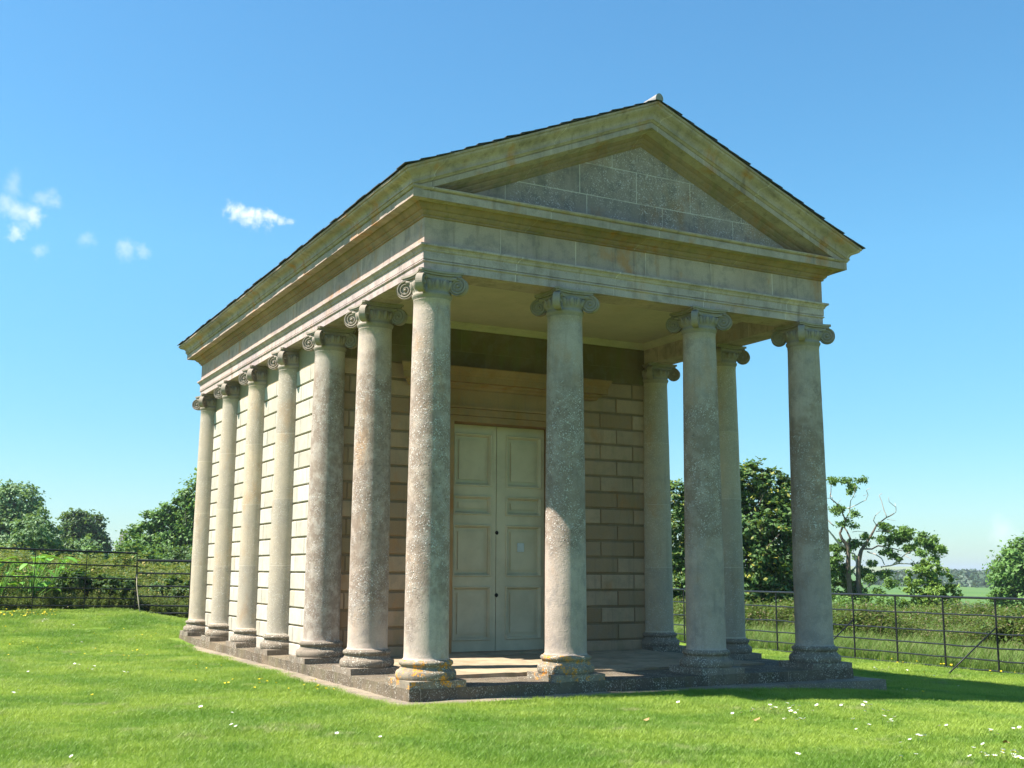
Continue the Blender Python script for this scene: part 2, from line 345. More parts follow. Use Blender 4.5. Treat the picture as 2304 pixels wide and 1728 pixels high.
M['tallgrass'] = leafmat('tall_grass_blade', (0.135, 0.243, 0.041), (0.230, 0.324, 0.068), (0.324, 0.270, 0.149))
M['wood'] = leafmat('far_wood_leaf', (0.036, 0.074, 0.034), (0.060, 0.102, 0.042), trans=.15)
M['bark'] = simple('grey_brown_bark', (.16, .125, .095), .9, .1, 5, .6, .6)
M['deadwood'] = simple('bleached_dead_wood', (.50, .43, .38), .85, .1, 4, .4, .5)
# lawn ground and blades
def patchcol(t, p):
    n1 = t.noise(p, .55, 5, .6); n2 = t.noise(p, 2.6, 4, .65)
    c = t.mix(t.mr(n1, .38, .62), (.17, .30, .032), (.36, .465, .066))
    c = t.mix(t.mr(n2, .50, .72, 0, .55), c, (.36, .44, .12))
    c = t.mix(t.mr(t.noise(p, 1.3, 5, .7), .58, .70, 0, .65), c, (.42, .40, .19))
    return c
t = NT('lawn_soil'); p = t.pos(); x, y, z = t.sep(p)
c = t.mix(.62, patchcol(t, p), (.05, .10, .012)); c = t.mix(t.mr(t.noise(p, 45, 4, .7), .4, .65, 0, .5), c, (.03, .055, .01))
dist = t.n('ShaderNodeVectorMath', operation='LENGTH'); t.l(p, dist.inputs[0])
field = t.mix(t.mr(t.noise(p, .012, 4), .4, .6), (.065, .135, .03), (.085, .155, .035))
c = t.mix(t.mr(dist.outputs['Value'], 60, 110), c, field)
t.pbr(c, .95, t.bump(t.noise(p, 30, 5, .7), .5, .03), .1); M['ground'] = t.m
t = NT('grass_blade'); p = t.pos(); rnd = t.n('ShaderNodeObjectInfo').outputs['Random']
c = patchcol(t, p); c = t.mix(t.mr(rnd, .0, 1., 0, .35), c, (.12, .25, .02)); ri = t.n('ShaderNodeNewGeometry').outputs['Random Per Island']
c = t.mix(t.mr(ri, .75, 1, 0, .5), c, (.25, .30, .06))
d = t.n('ShaderNodeBsdfPrincipled'); t.set(d.inputs['Base Color'], c); d.inputs['Roughness'].default_value = .5; d.inputs['Specular IOR Level'].default_value = .3
tr = t.n('ShaderNodeBsdfTranslucent'); t.set(tr.inputs['Color'], c); mx = t.n('ShaderNodeMixShader'); mx.inputs[0].default_value = .4
t.l(d.outputs[0], mx.inputs[1]); t.l(tr.outputs[0], mx.inputs[2]); t.l(mx.outputs[0], t.out.inputs[0]); M['blade'] = t.m

# ================================================================== GROUND
rs = [0]+[3*1.035**k for k in range(0, 212)]
na = 300; V = []; F = []
for i, r in enumerate(rs):
    for k in range(na):
        a = 2*math.pi*k/na; x, y = -2+r*math.cos(a), -5+r*math.sin(a)
        V.append((x, y, ground_z(x, y)))
for i in range(len(rs)-1):
    for k in range(na):
        F.append((i*na+k, i*na+(k+1) % na, (i+1)*na+(k+1) % na, (i+1)*na+k))
gr = np_mesh('ground', V, [f[::-1] for f in F], M['ground'], smooth=True); tag(gr, kind='structure')
for pl in ():
    pass

# ================================================================== TEMPLE
temple = empty('temple', (3.15, 5.93, -.2))
tag(temple, 'small classical limestone temple with ionic columns, pediment and slate roof on the lawn', 'temple')
TO = Vector((-3.15, -5.93, .2))      # part coordinates below are world coordinates
def part(mb, name, mat, parent=None):
    return mb.build(name, mat, parent or temple, TO if not parent else None)
FX = [0, 1.996, 4.291, 6.3]; SY = [0, 2.004, 3.979] + [3.979+1.9695*k for k in range(1, 5)]
YE = SY[-1]; a_ = .22
def jit(v, amp, sc=2.3):
    v = Vector(v); n = mnoise.noise_vector(v*sc)+mnoise.noise_vector(v*sc*4)*.5
    return v+n*amp
def ring_sweep(mb, prof, x0, x1, y0, y1, closed=False, amp=.0025, step=.22, smooth=False, sides=(0, 1, 2, 3)):
    """sweep profile (d outward, z) round the rectangle with mitred corners"""
    for s in sides:
        rows = []
        for d, z in prof:
            c = [(x0-d, y0-d), (x1+d, y0-d), (x1+d, y1+d), (x0-d, y1+d)]
            A, B = Vector(c[s]), Vector(c[(s+1) % 4]); L = 6.3 if s in (0, 2) else YE
            n = int(L/step); row = []
            for i in range(n+1):
                q = A.lerp(B, i/n); v = Vector((q.x, q.y, z))
                row.append(jit(v, amp) if 0 < i < n else v)
            rows.append(row)
        m = len(rows[0]); vs = [v for r in rows for v in r]; K = len(prof)
        fs = [(i*m+j, i*m+j+1, (i+1)*m+j+1, (i+1)*m+j) for i in range(K-1) for j in range(m-1)]
        if closed: fs += [((K-1)*m+j, (K-1)*m+j+1, j+1, j) for j in range(m-1)]
        mb.add(vs, fs, smooth)
def rbox(mb, x0, x1, y0, y1, z0, z1, amp=.01, step=.3):
    """worn slab: subdivided box with noise"""
    nx, ny, nz_ = max(1, int((x1-x0)/step)), max(1, int((y1-y0)/step)), max(1, int((z1-z0)/.07))
    def grid(f, a, b):
        vs = [jit(f(i/a, j/b), amp, 3.1) for j in range(b+1) for i in range(a+1)]
        fs = [(j*(a+1)+i, j*(a+1)+i+1, (j+1)*(a+1)+i+1, (j+1)*(a+1)+i) for j in range(b) for i in range(a)]
        mb.add(vs, fs)
    X = lambda t: x0+(x1-x0)*t
    Y = lambda t: y0+(y1-y0)*t
    Z = lambda t: z0+(z1-z0)*t
    grid(lambda u, v: (X(u), Y(v), z1), nx, ny)
    grid(lambda u, v: (X(u), y0, Z(v)), nx, nz_); grid(lambda u, v: (X(1-u), y1, Z(v)), nx, nz_)
    grid(lambda u, v: (x0, Y(1-u), Z(v)), ny, nz_); grid(lambda u, v: (x1, Y(u), Z(v)), ny, nz_)

# --- stylobate, ledge, porch floor
mb = MB(); rbox(mb, -.38, 6.68, -.38, YE+.38, -.5, 0, .009, .16); part(mb, 'stylobate', M['step'])
mb = MB(); rbox(mb, -.70, 7.0, -.70, YE+.5, -1.0, -.145, .013, .18); part(mb, 'lower_step', M['path'])
mb = MB(); rbox(mb, .42, 2.62, .62, 3.99, -.1, .052, .008, .2); rbox(mb, 2.64, 5.9, .66, 3.99, -.1, .030, .012, .25); part(mb, 'porch_floor', M['floor'])

# --- columns
def volute(mb, ang):
    Mx = Matrix.Rotation(ang, 4, 'Z'); zc, rc, r0 = 4.988, .362, .121
    # body: thick disc in the diagonal plane, waisted
    n = 28; vs = []
    prof = [(0, .020), (.5, .024), (.88, .028), (1, .046), (1, -.046), (.88, -.028), (.5, -.024), (0, -.020)]
    for q, h in prof:
        for k in range(n):
            th = 2*math.pi*k/n; vs.append(Mx @ Vector((rc+r0*q*math.cos(th), h, zc+r0*q*math.sin(th))))
    fs = [(i*n+k, (i+1)*n+k, (i+1)*n+(k+1) % n, i*n+(k+1) % n) for i in range(len(prof)-1) for k in range(n)]
    mb.add(vs, fs)
    for sd_ in (-1, 1):
        pts = []; rad = []
        for i in range(58):
            u = i/57; th = math.pi*.5-u*2*math.pi*2.35; r = (r0-.008)*(1-u)**.9*1.0+.018*u
            pts.append(Mx @ Vector((rc+r*math.cos(th), sd_*(.038-.008*u), zc+r*math.sin(th)))); rad.append(.0125*(1-u*.5))
        mb.tube(pts, rad, 5)
        mb.ell(Mx @ Vector((rc, sd_*.034, zc)), .02, .02, .02)
    # band from the eye of the capital to the volute
    pts = [Mx @ Vector((q, 0, z)) for q, z in ((.12, 5.075), (.20, 5.075), (.28, 5.085), (.35, 5.087))]
    for w in (-.036, 0, .036):
        mb.tube([p + Mx.to_3x3() @ Vector((0, w, 0)) for p in pts], .026, 5)
def capital_mb():
    mb = MB()
    mb.lathe([(.236, 4.80), (.240, 4.83), (.252, 4.845), (.262, 4.868), (.262, 4.885), (.250, 4.902), (.246, 4.91), (.255, 4.93), (.266, 4.97), (.270, 5.01), (.262, 5.05), (.25, 5.07)], 40)
    for k in range(16):
        th = 2*math.pi*(k+.5)/16; Mz = Matrix.Rotation(th, 4, 'Z') @ Matrix.Rotation(R(18), 4, 'Y')
        mb.ell((.264*math.cos(th), .264*math.sin(th), 4.995), .026, .034, .064, Mz, 8, 6)
        th += math.pi/16; mb.tube([(.274*math.cos(th), .274*math.sin(th), 5.05), (.262*math.cos(th), .262*math.sin(th), 4.94)], [.012, .006], 5)
    for k in range(4): volute(mb, math.pi/4+k*math.pi/2)
    # concave abacus
    def ab(half, z0, z1, dep):
        out = []
        for k in range(4):
            M_ = Matrix.Rotation(k*math.pi/2, 4, 'Z'); m = 10
            for i in range(m+1):
                u = -1+2*i/m; x = (half-.03)*u; y = -half+dep*(1-u*u); out.append(M_ @ Vector((x, y, 0)))
        n = len(out)
        mb.add([Vector((v.x, v.y, z0)) for v in out]+[Vector((v.x, v.y, z1)) for v in out],
               [(i, (i+1) % n, n+(i+1) % n, n+i) for i in range(n)]+[tuple(range(n-1, -1, -1)), tuple(range(n, 2*n))])
    ab(.268, 5.062, 5.112, .05); ab(.300, 5.115, 5.138, .055); ab(.318, 5.140, 5.168, .055)
    return mb
shaft_prof = []
for i in range(41):
    u = i/40; z = .317+u*(4.80-.317); r = .276-.038*(u**1.7)
    if i == 0: r = .292
    shaft_prof.append((r, z))
    if i == 0: shaft_prof += [(.284, .325), (.278, .345)]
shaft_prof += [(.243, 4.805), (.243, 4.815)]
def column(x, y, shaft, base, protos=[]):
    if not protos:
        s = MB(); s.lathe(shaft_prof, 72, wob=.0025); sh = s.build('column', shaft)
        b = MB(); b.lathe([(.355, .078), (.370, .092), (.378, .13), (.374, .165), (.358, .190), (.335, .196), (.332, .206), (.318, .222), (.312, .238), (.318, .248), (.324, .252), (.334, .262), (.338, .278), (.334, .296), (.322, .306), (.305, .310), (.30, .319)], 56, wob=.006)
        bs = b.build('base', base, sh)
        p = MB(); rbox(p, -.372, .372, -.372, .372, -.02, .085, .008, .12); pl_ = p.build('plinth', base, sh)
        cp = capital_mb().build('capital', M['capital'], sh)
        protos.append((sh, bs, pl_, cp)); objs = protos[0]
    else:
        p0 = protos[0]; sh = p0[0].copy(); C.objects.link(sh); ch = []
        for q in p0[1:]:
            c = q.copy(); C.objects.link(c); c.parent = sh; ch.append(c)
        objs = (sh, *ch)
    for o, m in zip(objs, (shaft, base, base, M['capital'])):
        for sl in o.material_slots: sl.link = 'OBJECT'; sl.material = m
    objs[0].parent = temple; objs[0].location = TO+Vector((x, y, 0))
    rr = random.Random(int(x*97+y*31)); ang = 0
    return objs[0]
column(FX[0], 0, M['shaft_l'], M['base_o'])
column(FX[1], 0, M['shaft_d'], M['base_o'])
column(FX[2], 0, M['shaft_d'], M['base'])
column(FX[3], 0, M['shaft_d'], M['base'])
column(0, SY[1], M['shaft_l'], M['base']); column(0, SY[2], M['shaft_s'], M['base'])
for y in SY[3:]: column(0, y, M['shaft_m'], M['base'])
column(6.3, SY[1], M['shaft_m'], M['base']); column(6.3, SY[2], M['shaft_m'], M['base'])

# --- walls
PY = 3.98                                   # porch wall face
DX0, DX1 = 2.19, 4.11                       # door opening
mb = MB()
def wbox(*a): mb.box(*a)
wbox(.025, .5, PY+.02, YE-.02, 0, 5.2); wbox(5.8, 6.275, PY+.02, YE-.02, 0, 5.2); wbox(.5, 5.8, YE-.5, YE-.02, 0, 5.2)
part(mb, 'wall_core', M['wallcore']); mb = MB()
wbox(.5, DX0-.24, PY+.02, PY+.5, 0, 5.2); wbox(DX1+.24, 5.8, PY+.02, PY+.5, 0, 5.2); wbox(DX0-.24, DX1+.24, PY+.02, PY+.5, 4.2, 5.2)
wbox(.03, .5, PY+.0205, PY+.2, 0, 4.79) if False else None
mb.box(.035, .5, PY+.012, PY+.0195, 0, 4.79); mb.box(5.8, 6.265, PY+.012, PY+.0195, 0, 4.79)
part(mb, 'wall_core', M['porchcore'])
zs = [.20+.2865*k for k in range(17)]
mb = lw = MB(); pw = MB(); pw2 = MB(); rw = MB(); rg = random.Random(5)
def course(o, u, n, L0, L1, cuts, z, h, gap=.016, vf=.42):
    cs = [L0]+[c for c in cuts if L0+.08 < c < L1-.08]+[L1]
    for a, b in zip(cs, cs[1:]):
        g = gap*vf
        mb.block(Vector(o)+Vector(u)*(a+g)+Vector((0, 0, z+gap*.85)), u, (0, 0, 1), n, b-a-2*g, h-gap*1.7, .025+rg.uniform(-.003, .003), .010)
bay = 1.9695
for i, z in enumerate(zs[:-1]):
    h = .2865
    cuts = [PY+bay*(k+.5) for k in range(4)] if i % 2 else sum([[PY+bay*(k+.27), PY+bay*(k+.73)] for k in range(4)], [])
    cuts = [c+rg.uniform(-.03, .03) for c in cuts]
    # left side: u along -y so that u x v faces outward -x
    course((.025, 0, 0), (0, -1, 0), (-1, 0, 0), -(YE-.02), -(PY), sorted([-c for c in cuts]), z, h)
    mb = rw; course((6.275, 0, 0), (0, 1, 0), (1, 0, 0), PY, YE-.02, sorted(cuts), z, h); mb = lw
    if z < 4.7:
        fc = [k*.70+(.0 if i % 2 else .35) for k in range(10)]
        keep = mb; mb = pw; course((0, PY+.025, 0), (1, 0, 0), (0, -1, 0), 0.02, DX0-.22, fc, z, h, .024, .36)
        mb = pw2; course((0, PY+.025, 0), (1, 0, 0), (0, -1, 0), DX1+.22, 6.28, [4.40+c for c in fc], z, h, .024, .36); mb = keep
# base course and top filler
mb.block((.025, YE-.02, 0), (0, -1, 0), (0, 0, 1), (-1, 0, 0), YE-.02-PY, .19, .035, .012)
pw.block((.02, PY+.025, 0), (1, 0, 0), (0, 0, 1), (0, -1, 0), DX0-.24, .19, .04, .012)
pw2.block((DX1+.22, PY+.025, 0), (1, 0, 0), (0, 0, 1), (0, -1, 0), 6.28-DX1-.22, .19, .04, .012)
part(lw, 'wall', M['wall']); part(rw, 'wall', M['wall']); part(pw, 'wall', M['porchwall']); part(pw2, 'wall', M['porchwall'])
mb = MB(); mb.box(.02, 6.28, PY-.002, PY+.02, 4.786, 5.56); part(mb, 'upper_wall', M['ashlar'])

# --- door surround and hood
mb = MB()
def sweepx(mb, prof, x0, x1, ret=True, base=0.0):
    """profile (d towards -y, z) swept along x with returned ends"""
    K = len(prof); vs = []
    for x, s in ((x0, -1), (x1, 1)):
        for d, z in prof: vs.append((x+s*d*.9 if ret else x, PY-base-d, z))
    n = 14; V2 = []
    for i in range(n+1):
        for k in range(K):
            a, b = Vector(vs[k]), Vector(vs[K+k]); V2.append(jit(a.lerp(b, i/n), .003) if 0 < i < n else a.lerp(b, i/n))
    fs = [(i*K+k, i*K+k+1, (i+1)*K+k+1, (i+1)*K+k) for i in range(n) for k in range(K-1)]
    mb.add(V2, [f[::-1] for f in fs])
    for side in (0, 1):
        P_ = [V2[side*n*K+k] for k in range(K)]; Q = [(P_[k][0]-(P_[k][0]-(x0 if side == 0 else x1)), PY+.01, P_[k][2]) for k in range(K)]
        f2 = [(k, k+1, K+k+1, K+k) for k in range(K-1)]
        mb.add(P_+Q, f2 if side else [f[::-1] for f in f2])
# lintel fasciae and frieze
for d, z0, z1 in ((.05, 3.86, 3.96), (.075, 3.965, 4.08), (.11, 4.085, 4.13)):
    mb.box(DX0-.22, DX1+.22, PY-d, PY+.4, z0, z1)
mb.box(DX0-.22, DX1+.22, PY-.06, PY+.4, 4.134, 4.40)
for x0, x1 in ((DX0-.22, DX0-.10), (DX0-.098, DX0)):
    mb.box(x0, x1, PY-(.075 if x0 < DX0-.15 else .05), PY+.4, 0, 3.858)
    mb.box(6.3-x1, 6.3-x0, PY-(.075 if x0 < DX0-.15 else .05), PY+.4, 0, 3.858)
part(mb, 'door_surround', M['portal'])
mb = MB(); sweepx(mb, [(0, 4.404), (.08, 4.404), (.10, 4.44), (.15, 4.47), (.16, 4.50), (.24, 4.505), (.24, 4.61), (.25, 4.62), (.26, 4.66), (.285, 4.70), (.30, 4.73), (.30, 4.75), (0, 4.80)], DX0-.80, DX1+.80)
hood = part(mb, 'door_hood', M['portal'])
for xc in (DX0-.36, DX1+.36):
    b = MB(); pts = []
    for k in range(13):
        th = R(90-k*22); r = .11*(1-k/22); pts.append((xc, PY-.16+r*math.cos(th), 4.27+r*math.sin(th)))
    for dx in (-.06, -.02, .02, .06): b.tube([Vector(p)+Vector((dx, 0, 0)) for p in pts], .024, 6)
    b.box(xc-.085, xc+.085, PY-.17, PY, 4.17, 4.40); b.box(xc-.075, xc+.075, PY-.10, PY, 3.86, 4.17)
    b.tube([(xc-.08, PY-.10, 3.84), (xc+.08, PY-.10, 3.84)], .05, 8)
    part(b, 'console_bracket', M['portal'])

# --- doors
DY = 4.25
def leaf(x0, x1, mirror):
    mb = MB(); w = x1-x0
    if not mirror: px0, px1 = 2.345, 3.045
    else: px0, px1 = 3.345, 4.02
    zz = [(.25, 1.12), (1.30, 2.15), (2.335, 2.64), (2.82, 3.70)]
    mb.box(x0+.004, px0, DY, DY+.06, .035, 3.855); mb.box(px1, x1-.004, DY, DY+.06, .035, 3.855)
    ed = [.035]+[q for z in zz for q in z]+[3.855]
    for a, b in zip(ed[::2], ed[1::2]): mb.box(px0, px1, DY+.0005, DY+.06, a, b)
    mb.box(px0, px1, DY+.046, DY+.059, .2, 3.75)
    o = part(mb, 'door', M['paint'])
    for a, b in zz:
        m2 = MB(); W = .062
        prof = [(0, 0), (.0, .014), (.012, .024), (.026, .020), (.040, -.006), (.050, -.016), (.055, -.046)]
        cs = [(px0-.012, a-.012, px1+.012, b+.012)]
        x_0, z_0, x_1, z_1 = cs[0]; vs = []
        for q, d in prof:
            for X_, Z_ in ((x_0+q, z_0+q), (x_1-q, z_0+q), (x_1-q, z_1-q), (x_0+q, z_1-q)): vs.append((X_, DY-d-.001, Z_))
        fs = [(i*4+k, i*4+(k+1) % 4, (i+1)*4+(k+1) % 4, (i+1)*4+k) for i in range(len(prof)-1) for k in range(4)]
        m2.add(vs, fs)
        m2.box(px0+.10, px1-.10, DY+.026, DY+.0465, a+.10, b-.10)
        m2.build('panel_moulding', M['paint'], o)
    return o
dl = leaf(DX0+.01, 3.148, False); dr = leaf(3.152, DX1-.01, True)
mb = MB(); mb.box(DX0, DX1, DY+.07, DY+.12, 0, 3.86); part(mb, 'door_backing', M['hole'])
for z in (2.03, .98):
    m2 = MB(); m2.ell((3.165, DY-.012, z), .022, .016, .026, None, 12, 8); m2.tube([(3.165, DY-.002, z), (3.165, DY+.002, z)], .034, 12); m2.build('keyhole', M['hole'], dr)
m2 = MB(); m2.box(3.57, 3.70, DY+.004, DY+.017, 1.71, 1.86); nt = m2.build('notice', M['plate'], dr); nt['label'] = 'small pale notice plate on the door'
mb = MB(); rbox(mb, DX0-.1, DX1+.1, PY-.18, DY+.1, -.05, .034+.028, .006, .15); part(mb, 'doorstep', M['floor'])

# --- entablature
mb = MB()
ring_sweep(mb, [(-.44, 5.17), (0, 5.17), (0, 5.272), (.014, 5.276), (.020, 5.288), (.014, 5.300), (-.002, 5.304), (-.002, 5.310), (.014, 5.311), (.014, 5.415), (.024, 5.420), (.030, 5.430), (.034, 5.445), (.050, 5.465), (.068, 5.475), (.072, 5.480), (.072, 5.505), (0, 5.515)], -a_, 6.3+a_, -a_, YE+a_)
ring_sweep(mb, [(-.44, 5.56), (-.44, 5.17)], -a_, 6.3+a_, -a_, YE+a_)
part(mb, 'architrave', M['arch'])
mb = MB(); ring_sweep(mb, [(0, 5.505), (0, 5.872)], -a_, 6.3+a_, -a_, YE+a_, amp=.0015); part(mb, 'frieze', M['frieze'])
mb = MB()
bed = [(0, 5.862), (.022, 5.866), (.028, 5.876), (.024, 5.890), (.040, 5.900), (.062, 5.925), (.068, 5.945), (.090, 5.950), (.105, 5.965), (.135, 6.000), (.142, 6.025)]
ring_sweep(mb, bed[-1:]+[(.262, 6.030), (.262, 6.022), (.276, 6.020), (.276, 6.114), (.262, 6.118), (.262, 6.130), (.284, 6.136), (.296, 6.150), (.300, 6.158), (.300, 6.172), (0, 6.21), (-.3, 6.22)], -a_, 6.3+a_, -a_, YE+a_)
part(mb, 'cornice', M['cornice'])
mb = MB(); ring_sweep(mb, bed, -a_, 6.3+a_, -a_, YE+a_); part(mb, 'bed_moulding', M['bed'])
# side gutters (cyma), left and right
SL = .429
sima = [(.296, 6.168), (.314, 6.170), (.314, 6.184), (.306, 6.187), (.309, 6.212), (.325, 6.240), (.355, 6.258), (.392, 6.268), (.418, 6.282), (.428, 6.302), (.422, 6.306), (.445, 6.308), (.445, 6.336), (.40, 6.345)]
for sd_ in (1, 3): mb = MB(); ring_sweep(mb, sima, -a_, 6.3+a_, -a_, YE+a_, sides=(sd_,), amp=.004); part(mb, 'gutter', M['cornice'])
# raking cornices, front and back
rake = [(-.06, 5.98), (0, 5.99), (.022, 6.0), (.03, 6.012), (.026, 6.024), (.045, 6.032), (.066, 6.05), (.07, 6.066), (.10, 6.072), (.118, 6.09), (.122, 6.094), (.262, 6.080), (.262, 6.066), (.276, 6.066), (.276, 6.140), (.262, 6.143), (.262, 6.153), (.284, 6.157), (.290, 6.165)]+sima
for (yb, s) in ((-a_, -1), (YE+a_, 1)):
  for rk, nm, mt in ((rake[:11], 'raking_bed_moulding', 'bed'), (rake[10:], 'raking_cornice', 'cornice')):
    mb = MB(); K = len(rk); n = 16
    for side in (0, 1):
        vs = []
        for i in range(n+1):
            for d, z0 in rk:
                xa = -(a_+d); xe = xa+(3.15-xa)*i/n; z = z0+SL*(xe-xa)
                v = Vector((xe, yb+s*d, z)); v = jit(v, .0035) if 0 < i < n else v
                if side: v = Vector((6.3-v.x, v.y, v.z))
                vs.append(v)
        fs = [(i*K+k, (i+1)*K+k, (i+1)*K+k+1, i*K+k+1) for i in range(n) for k in range(K-1)]
        if (side == 1) != (s == 1): fs = [f[::-1] for f in fs]
        mb.add(vs, fs)
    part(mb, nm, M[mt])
for yy in (-a_+.004, YE+a_-.004):
    mb = MB(); y2 = yy+(.2 if yy < 0 else -.2); T_ = [(-.1, 6.1), (6.4, 6.1), (3.15, 7.53)]
    mb.add([(x, yy, z) for x, z in T_]+[(x, y2, z) for x, z in T_], [(0, 1, 2), (5, 4, 3), (0, 3, 4, 1), (1, 4, 5, 2), (2, 5, 3, 0)]); part(mb, 'tympanum', M['tymp'])


# --- ceiling
mb = MB(); mb.box(.2, 6.1, .2, PY+.1, 5.545, 5.62); cl = part(mb, 'ceiling', M['plaster'])
mb = MB(); ring_sweep(mb, [(0, 5.44), (-.02, 5.445), (-.03, 5.47), (-.06, 5.50), (-.09, 5.52), (-.10, 5.545)], .221, 6.079, .221, PY-.003, amp=0)
mb.build('ceiling_moulding', M['plaster'], cl)

# --- roof
mb = MB(); rg = random.Random(9); y0r, y1r = -(a_+.47), YE+a_+.47; xe0 = -(a_+.475); W = 3.15-xe0; rows = 19
for side in (0, 1):
    for i in range(rows):
        xa, xb = xe0+W*i/rows, xe0+W*(i+1)/rows+.06
        y = y0r+rg.uniform(-.018, .012)
        while y < y1r:
            y2 = min(y+rg.uniform(.24, .34), y1r+rg.uniform(-.02, .01)); lift = rg.uniform(0, .006); dx = rg.uniform(-.014, .014)
            if y2-y < .05: break
            za, zb = 6.340+SL*(xa-xe0)+.006+lift, 6.340+SL*(xb-xe0)-.012
            sg = .014*mnoise.noise(Vector((xa*.6, y*.45, 3)))
            P = [(xa+dx, y, za+sg), (xb, y, zb+sg), (xb, y2-.006, zb+sg), (xa+dx, y2-.006, za+sg)]
            Q = [(p[0], p[1], p[2]+.009) for p in P]
            if side: P = [(6.3-p[0], p[1], p[2]) for p in P]; Q = [(6.3-p[0], p[1], p[2]) for p in Q]
            fs = [(3, 2, 1, 0), (4, 5, 6, 7), (0, 1, 5, 4), (1, 2, 6, 5), (2, 3, 7, 6), (3, 0, 4, 7)]
            mb.add(P+Q, [f[::-1] for f in fs] if side else fs); y = y2
roof = part(mb, 'roof', M['slate'])
mb = MB(); zr = 6.345+SL*(3.15-xe0)
vs = []; n = 10
ys = [y0r-.01+k*.5 for k in range(int((y1r-y0r)/.5)+1)]
for j, y in enumerate(ys[:-1]):
    h = MB(); a0 = []
    for yy in (y, ys[j+1]-.008):
        for k in range(n+1):
            th = math.pi*(k/n)*1.16-math.pi*.08; a0.append((3.15+.065*math.cos(th), yy, zr-.005+.08*math.sin(th)+.004*(j % 2)))
    fs = [(k, k+1, n+1+k+1, n+1+k) for k in range(n)]+[tuple(range(n, -1, -1)), tuple(range(n+1, 2*n+2))]
    mb.add(a0, fs)
mb.build('ridge_tile', M['lead'], roof)
mb = MB(); mb.add([(-.5, 0, 6.33), (3.15, 0, 7.9), (6.8, 0, 6.33), (-.5, YE, 6.33), (3.15, YE, 7.9), (6.8, YE, 6.33)], [(0, 1, 4, 3), (1, 2, 5, 4), (0, 3, 5, 2)])
part(mb, 'roof_deck', M['slate'])


# ================================================================== FENCES
NPR = np.random.default_rng(11)
FR = [0.02, .26, .50, .69, .86, 1.0]      # rail heights as fractions measured from the top
def fence(name, pts, label, height, group=None, braces=(), rail_r=.020, worn='ironworn', postr=.017, top=0, straight=False, zz=None):
    base = Vector((pts[0][0], pts[0][1], ground_z(*pts[0][:2]))); e = empty(name, base); tag(e, label, 'fence', group)
    P = [Vector((x, y, ground_z(x, y)+top)) for x, y in pts]
    if straight:
        for p in P: f = (p-P[0]).length/(P[-1]-P[0]).length; p.z = (zz[0]+(zz[1]-zz[0])*f) if zz else P[0].z+(P[-1].z-P[0].z)*f
    for p in P:
        mb = MB(); q = p-base; mb.box(q.x-postr*.6, q.x+postr*.6, q.y-postr, q.y+postr, q.z-.2-top, q.z+height-.01); mb.build('post', M['iron'], e)
    for f in FR:
        mb = MB(); pp = []
        for a, b in zip(P, P[1:]):
            for k in range(5):
                q = a.lerp(b, k/5)-base; q.z += height*(1-f)+.035*(1-f*.0)+random.Random(len(pp)*7+int(f*100)).uniform(-.008, .008)*(0 if f < .1 else 1); pp.append(q)
        q = P[-1]-base; pp.append(Vector((q.x, q.y, q.z+height*(1-f)+.035)))
        mb.tube(pp, rail_r*(1.2 if f < .1 else .8), 6, False); mb.build('rail', M[worn], e)
    for i, (dx, dy) in braces:
        q = P[i]-base; mb = MB(); mb.tube([q+Vector((0, 0, height*.62)), q+Vector((dx, dy, -.1))], .016, 6); mb.build('brace', M['iron'], e)
    return e
fence('metal_fence', [(13.6, y) for y in (0.2, 1.4, 2.69, 4.0, 5.3, 6.57, 7.9, 9.19, 11.1, 13.01, 15.0, 17.0)], 'long black iron estate fence between the lawn and the meadow, right of the temple', 1.46, braces=[(2, (-1.35, .25)), (5, (-1.35, .1))])
fence('metal_fence', [(-8.4, 16.24), (-6.2, 16.76), (-4.6, 17.14), (-2.85, 17.55), (-1.6, 17.85), (-.31, 18.15)], 'taller black iron fence panel ending at a post left of the temple', 1.40, zz=(.58, .385), postr=.014, rail_r=.021, worn='iron', straight=True)
fence('metal_fence', [(-.29, 18.1), (.95, 17.5), (2.3, 16.9), (3.6, 16.3)], 'lower black iron fence running behind the rear corner of the temple', 1.38, zz=(.22, .18), postr=.014, rail_r=.027, worn='iron', top=-.04, straight=True)
mb = MB(); z = ground_z(-.55, 17.6); mb.tube([(0, -.35, -.05), (-.03, -.1, .35), (-.06, .05, .7), (-.05, .2, 1.0)], [.014, .012, .011, .008], 6)
st = mb.build('cane', M['stick'], None, (-.28, 17.75, ground_z(-.28, 17.75))); tag(st, 'pale thin cane leaning against the left fence post', 'cane')

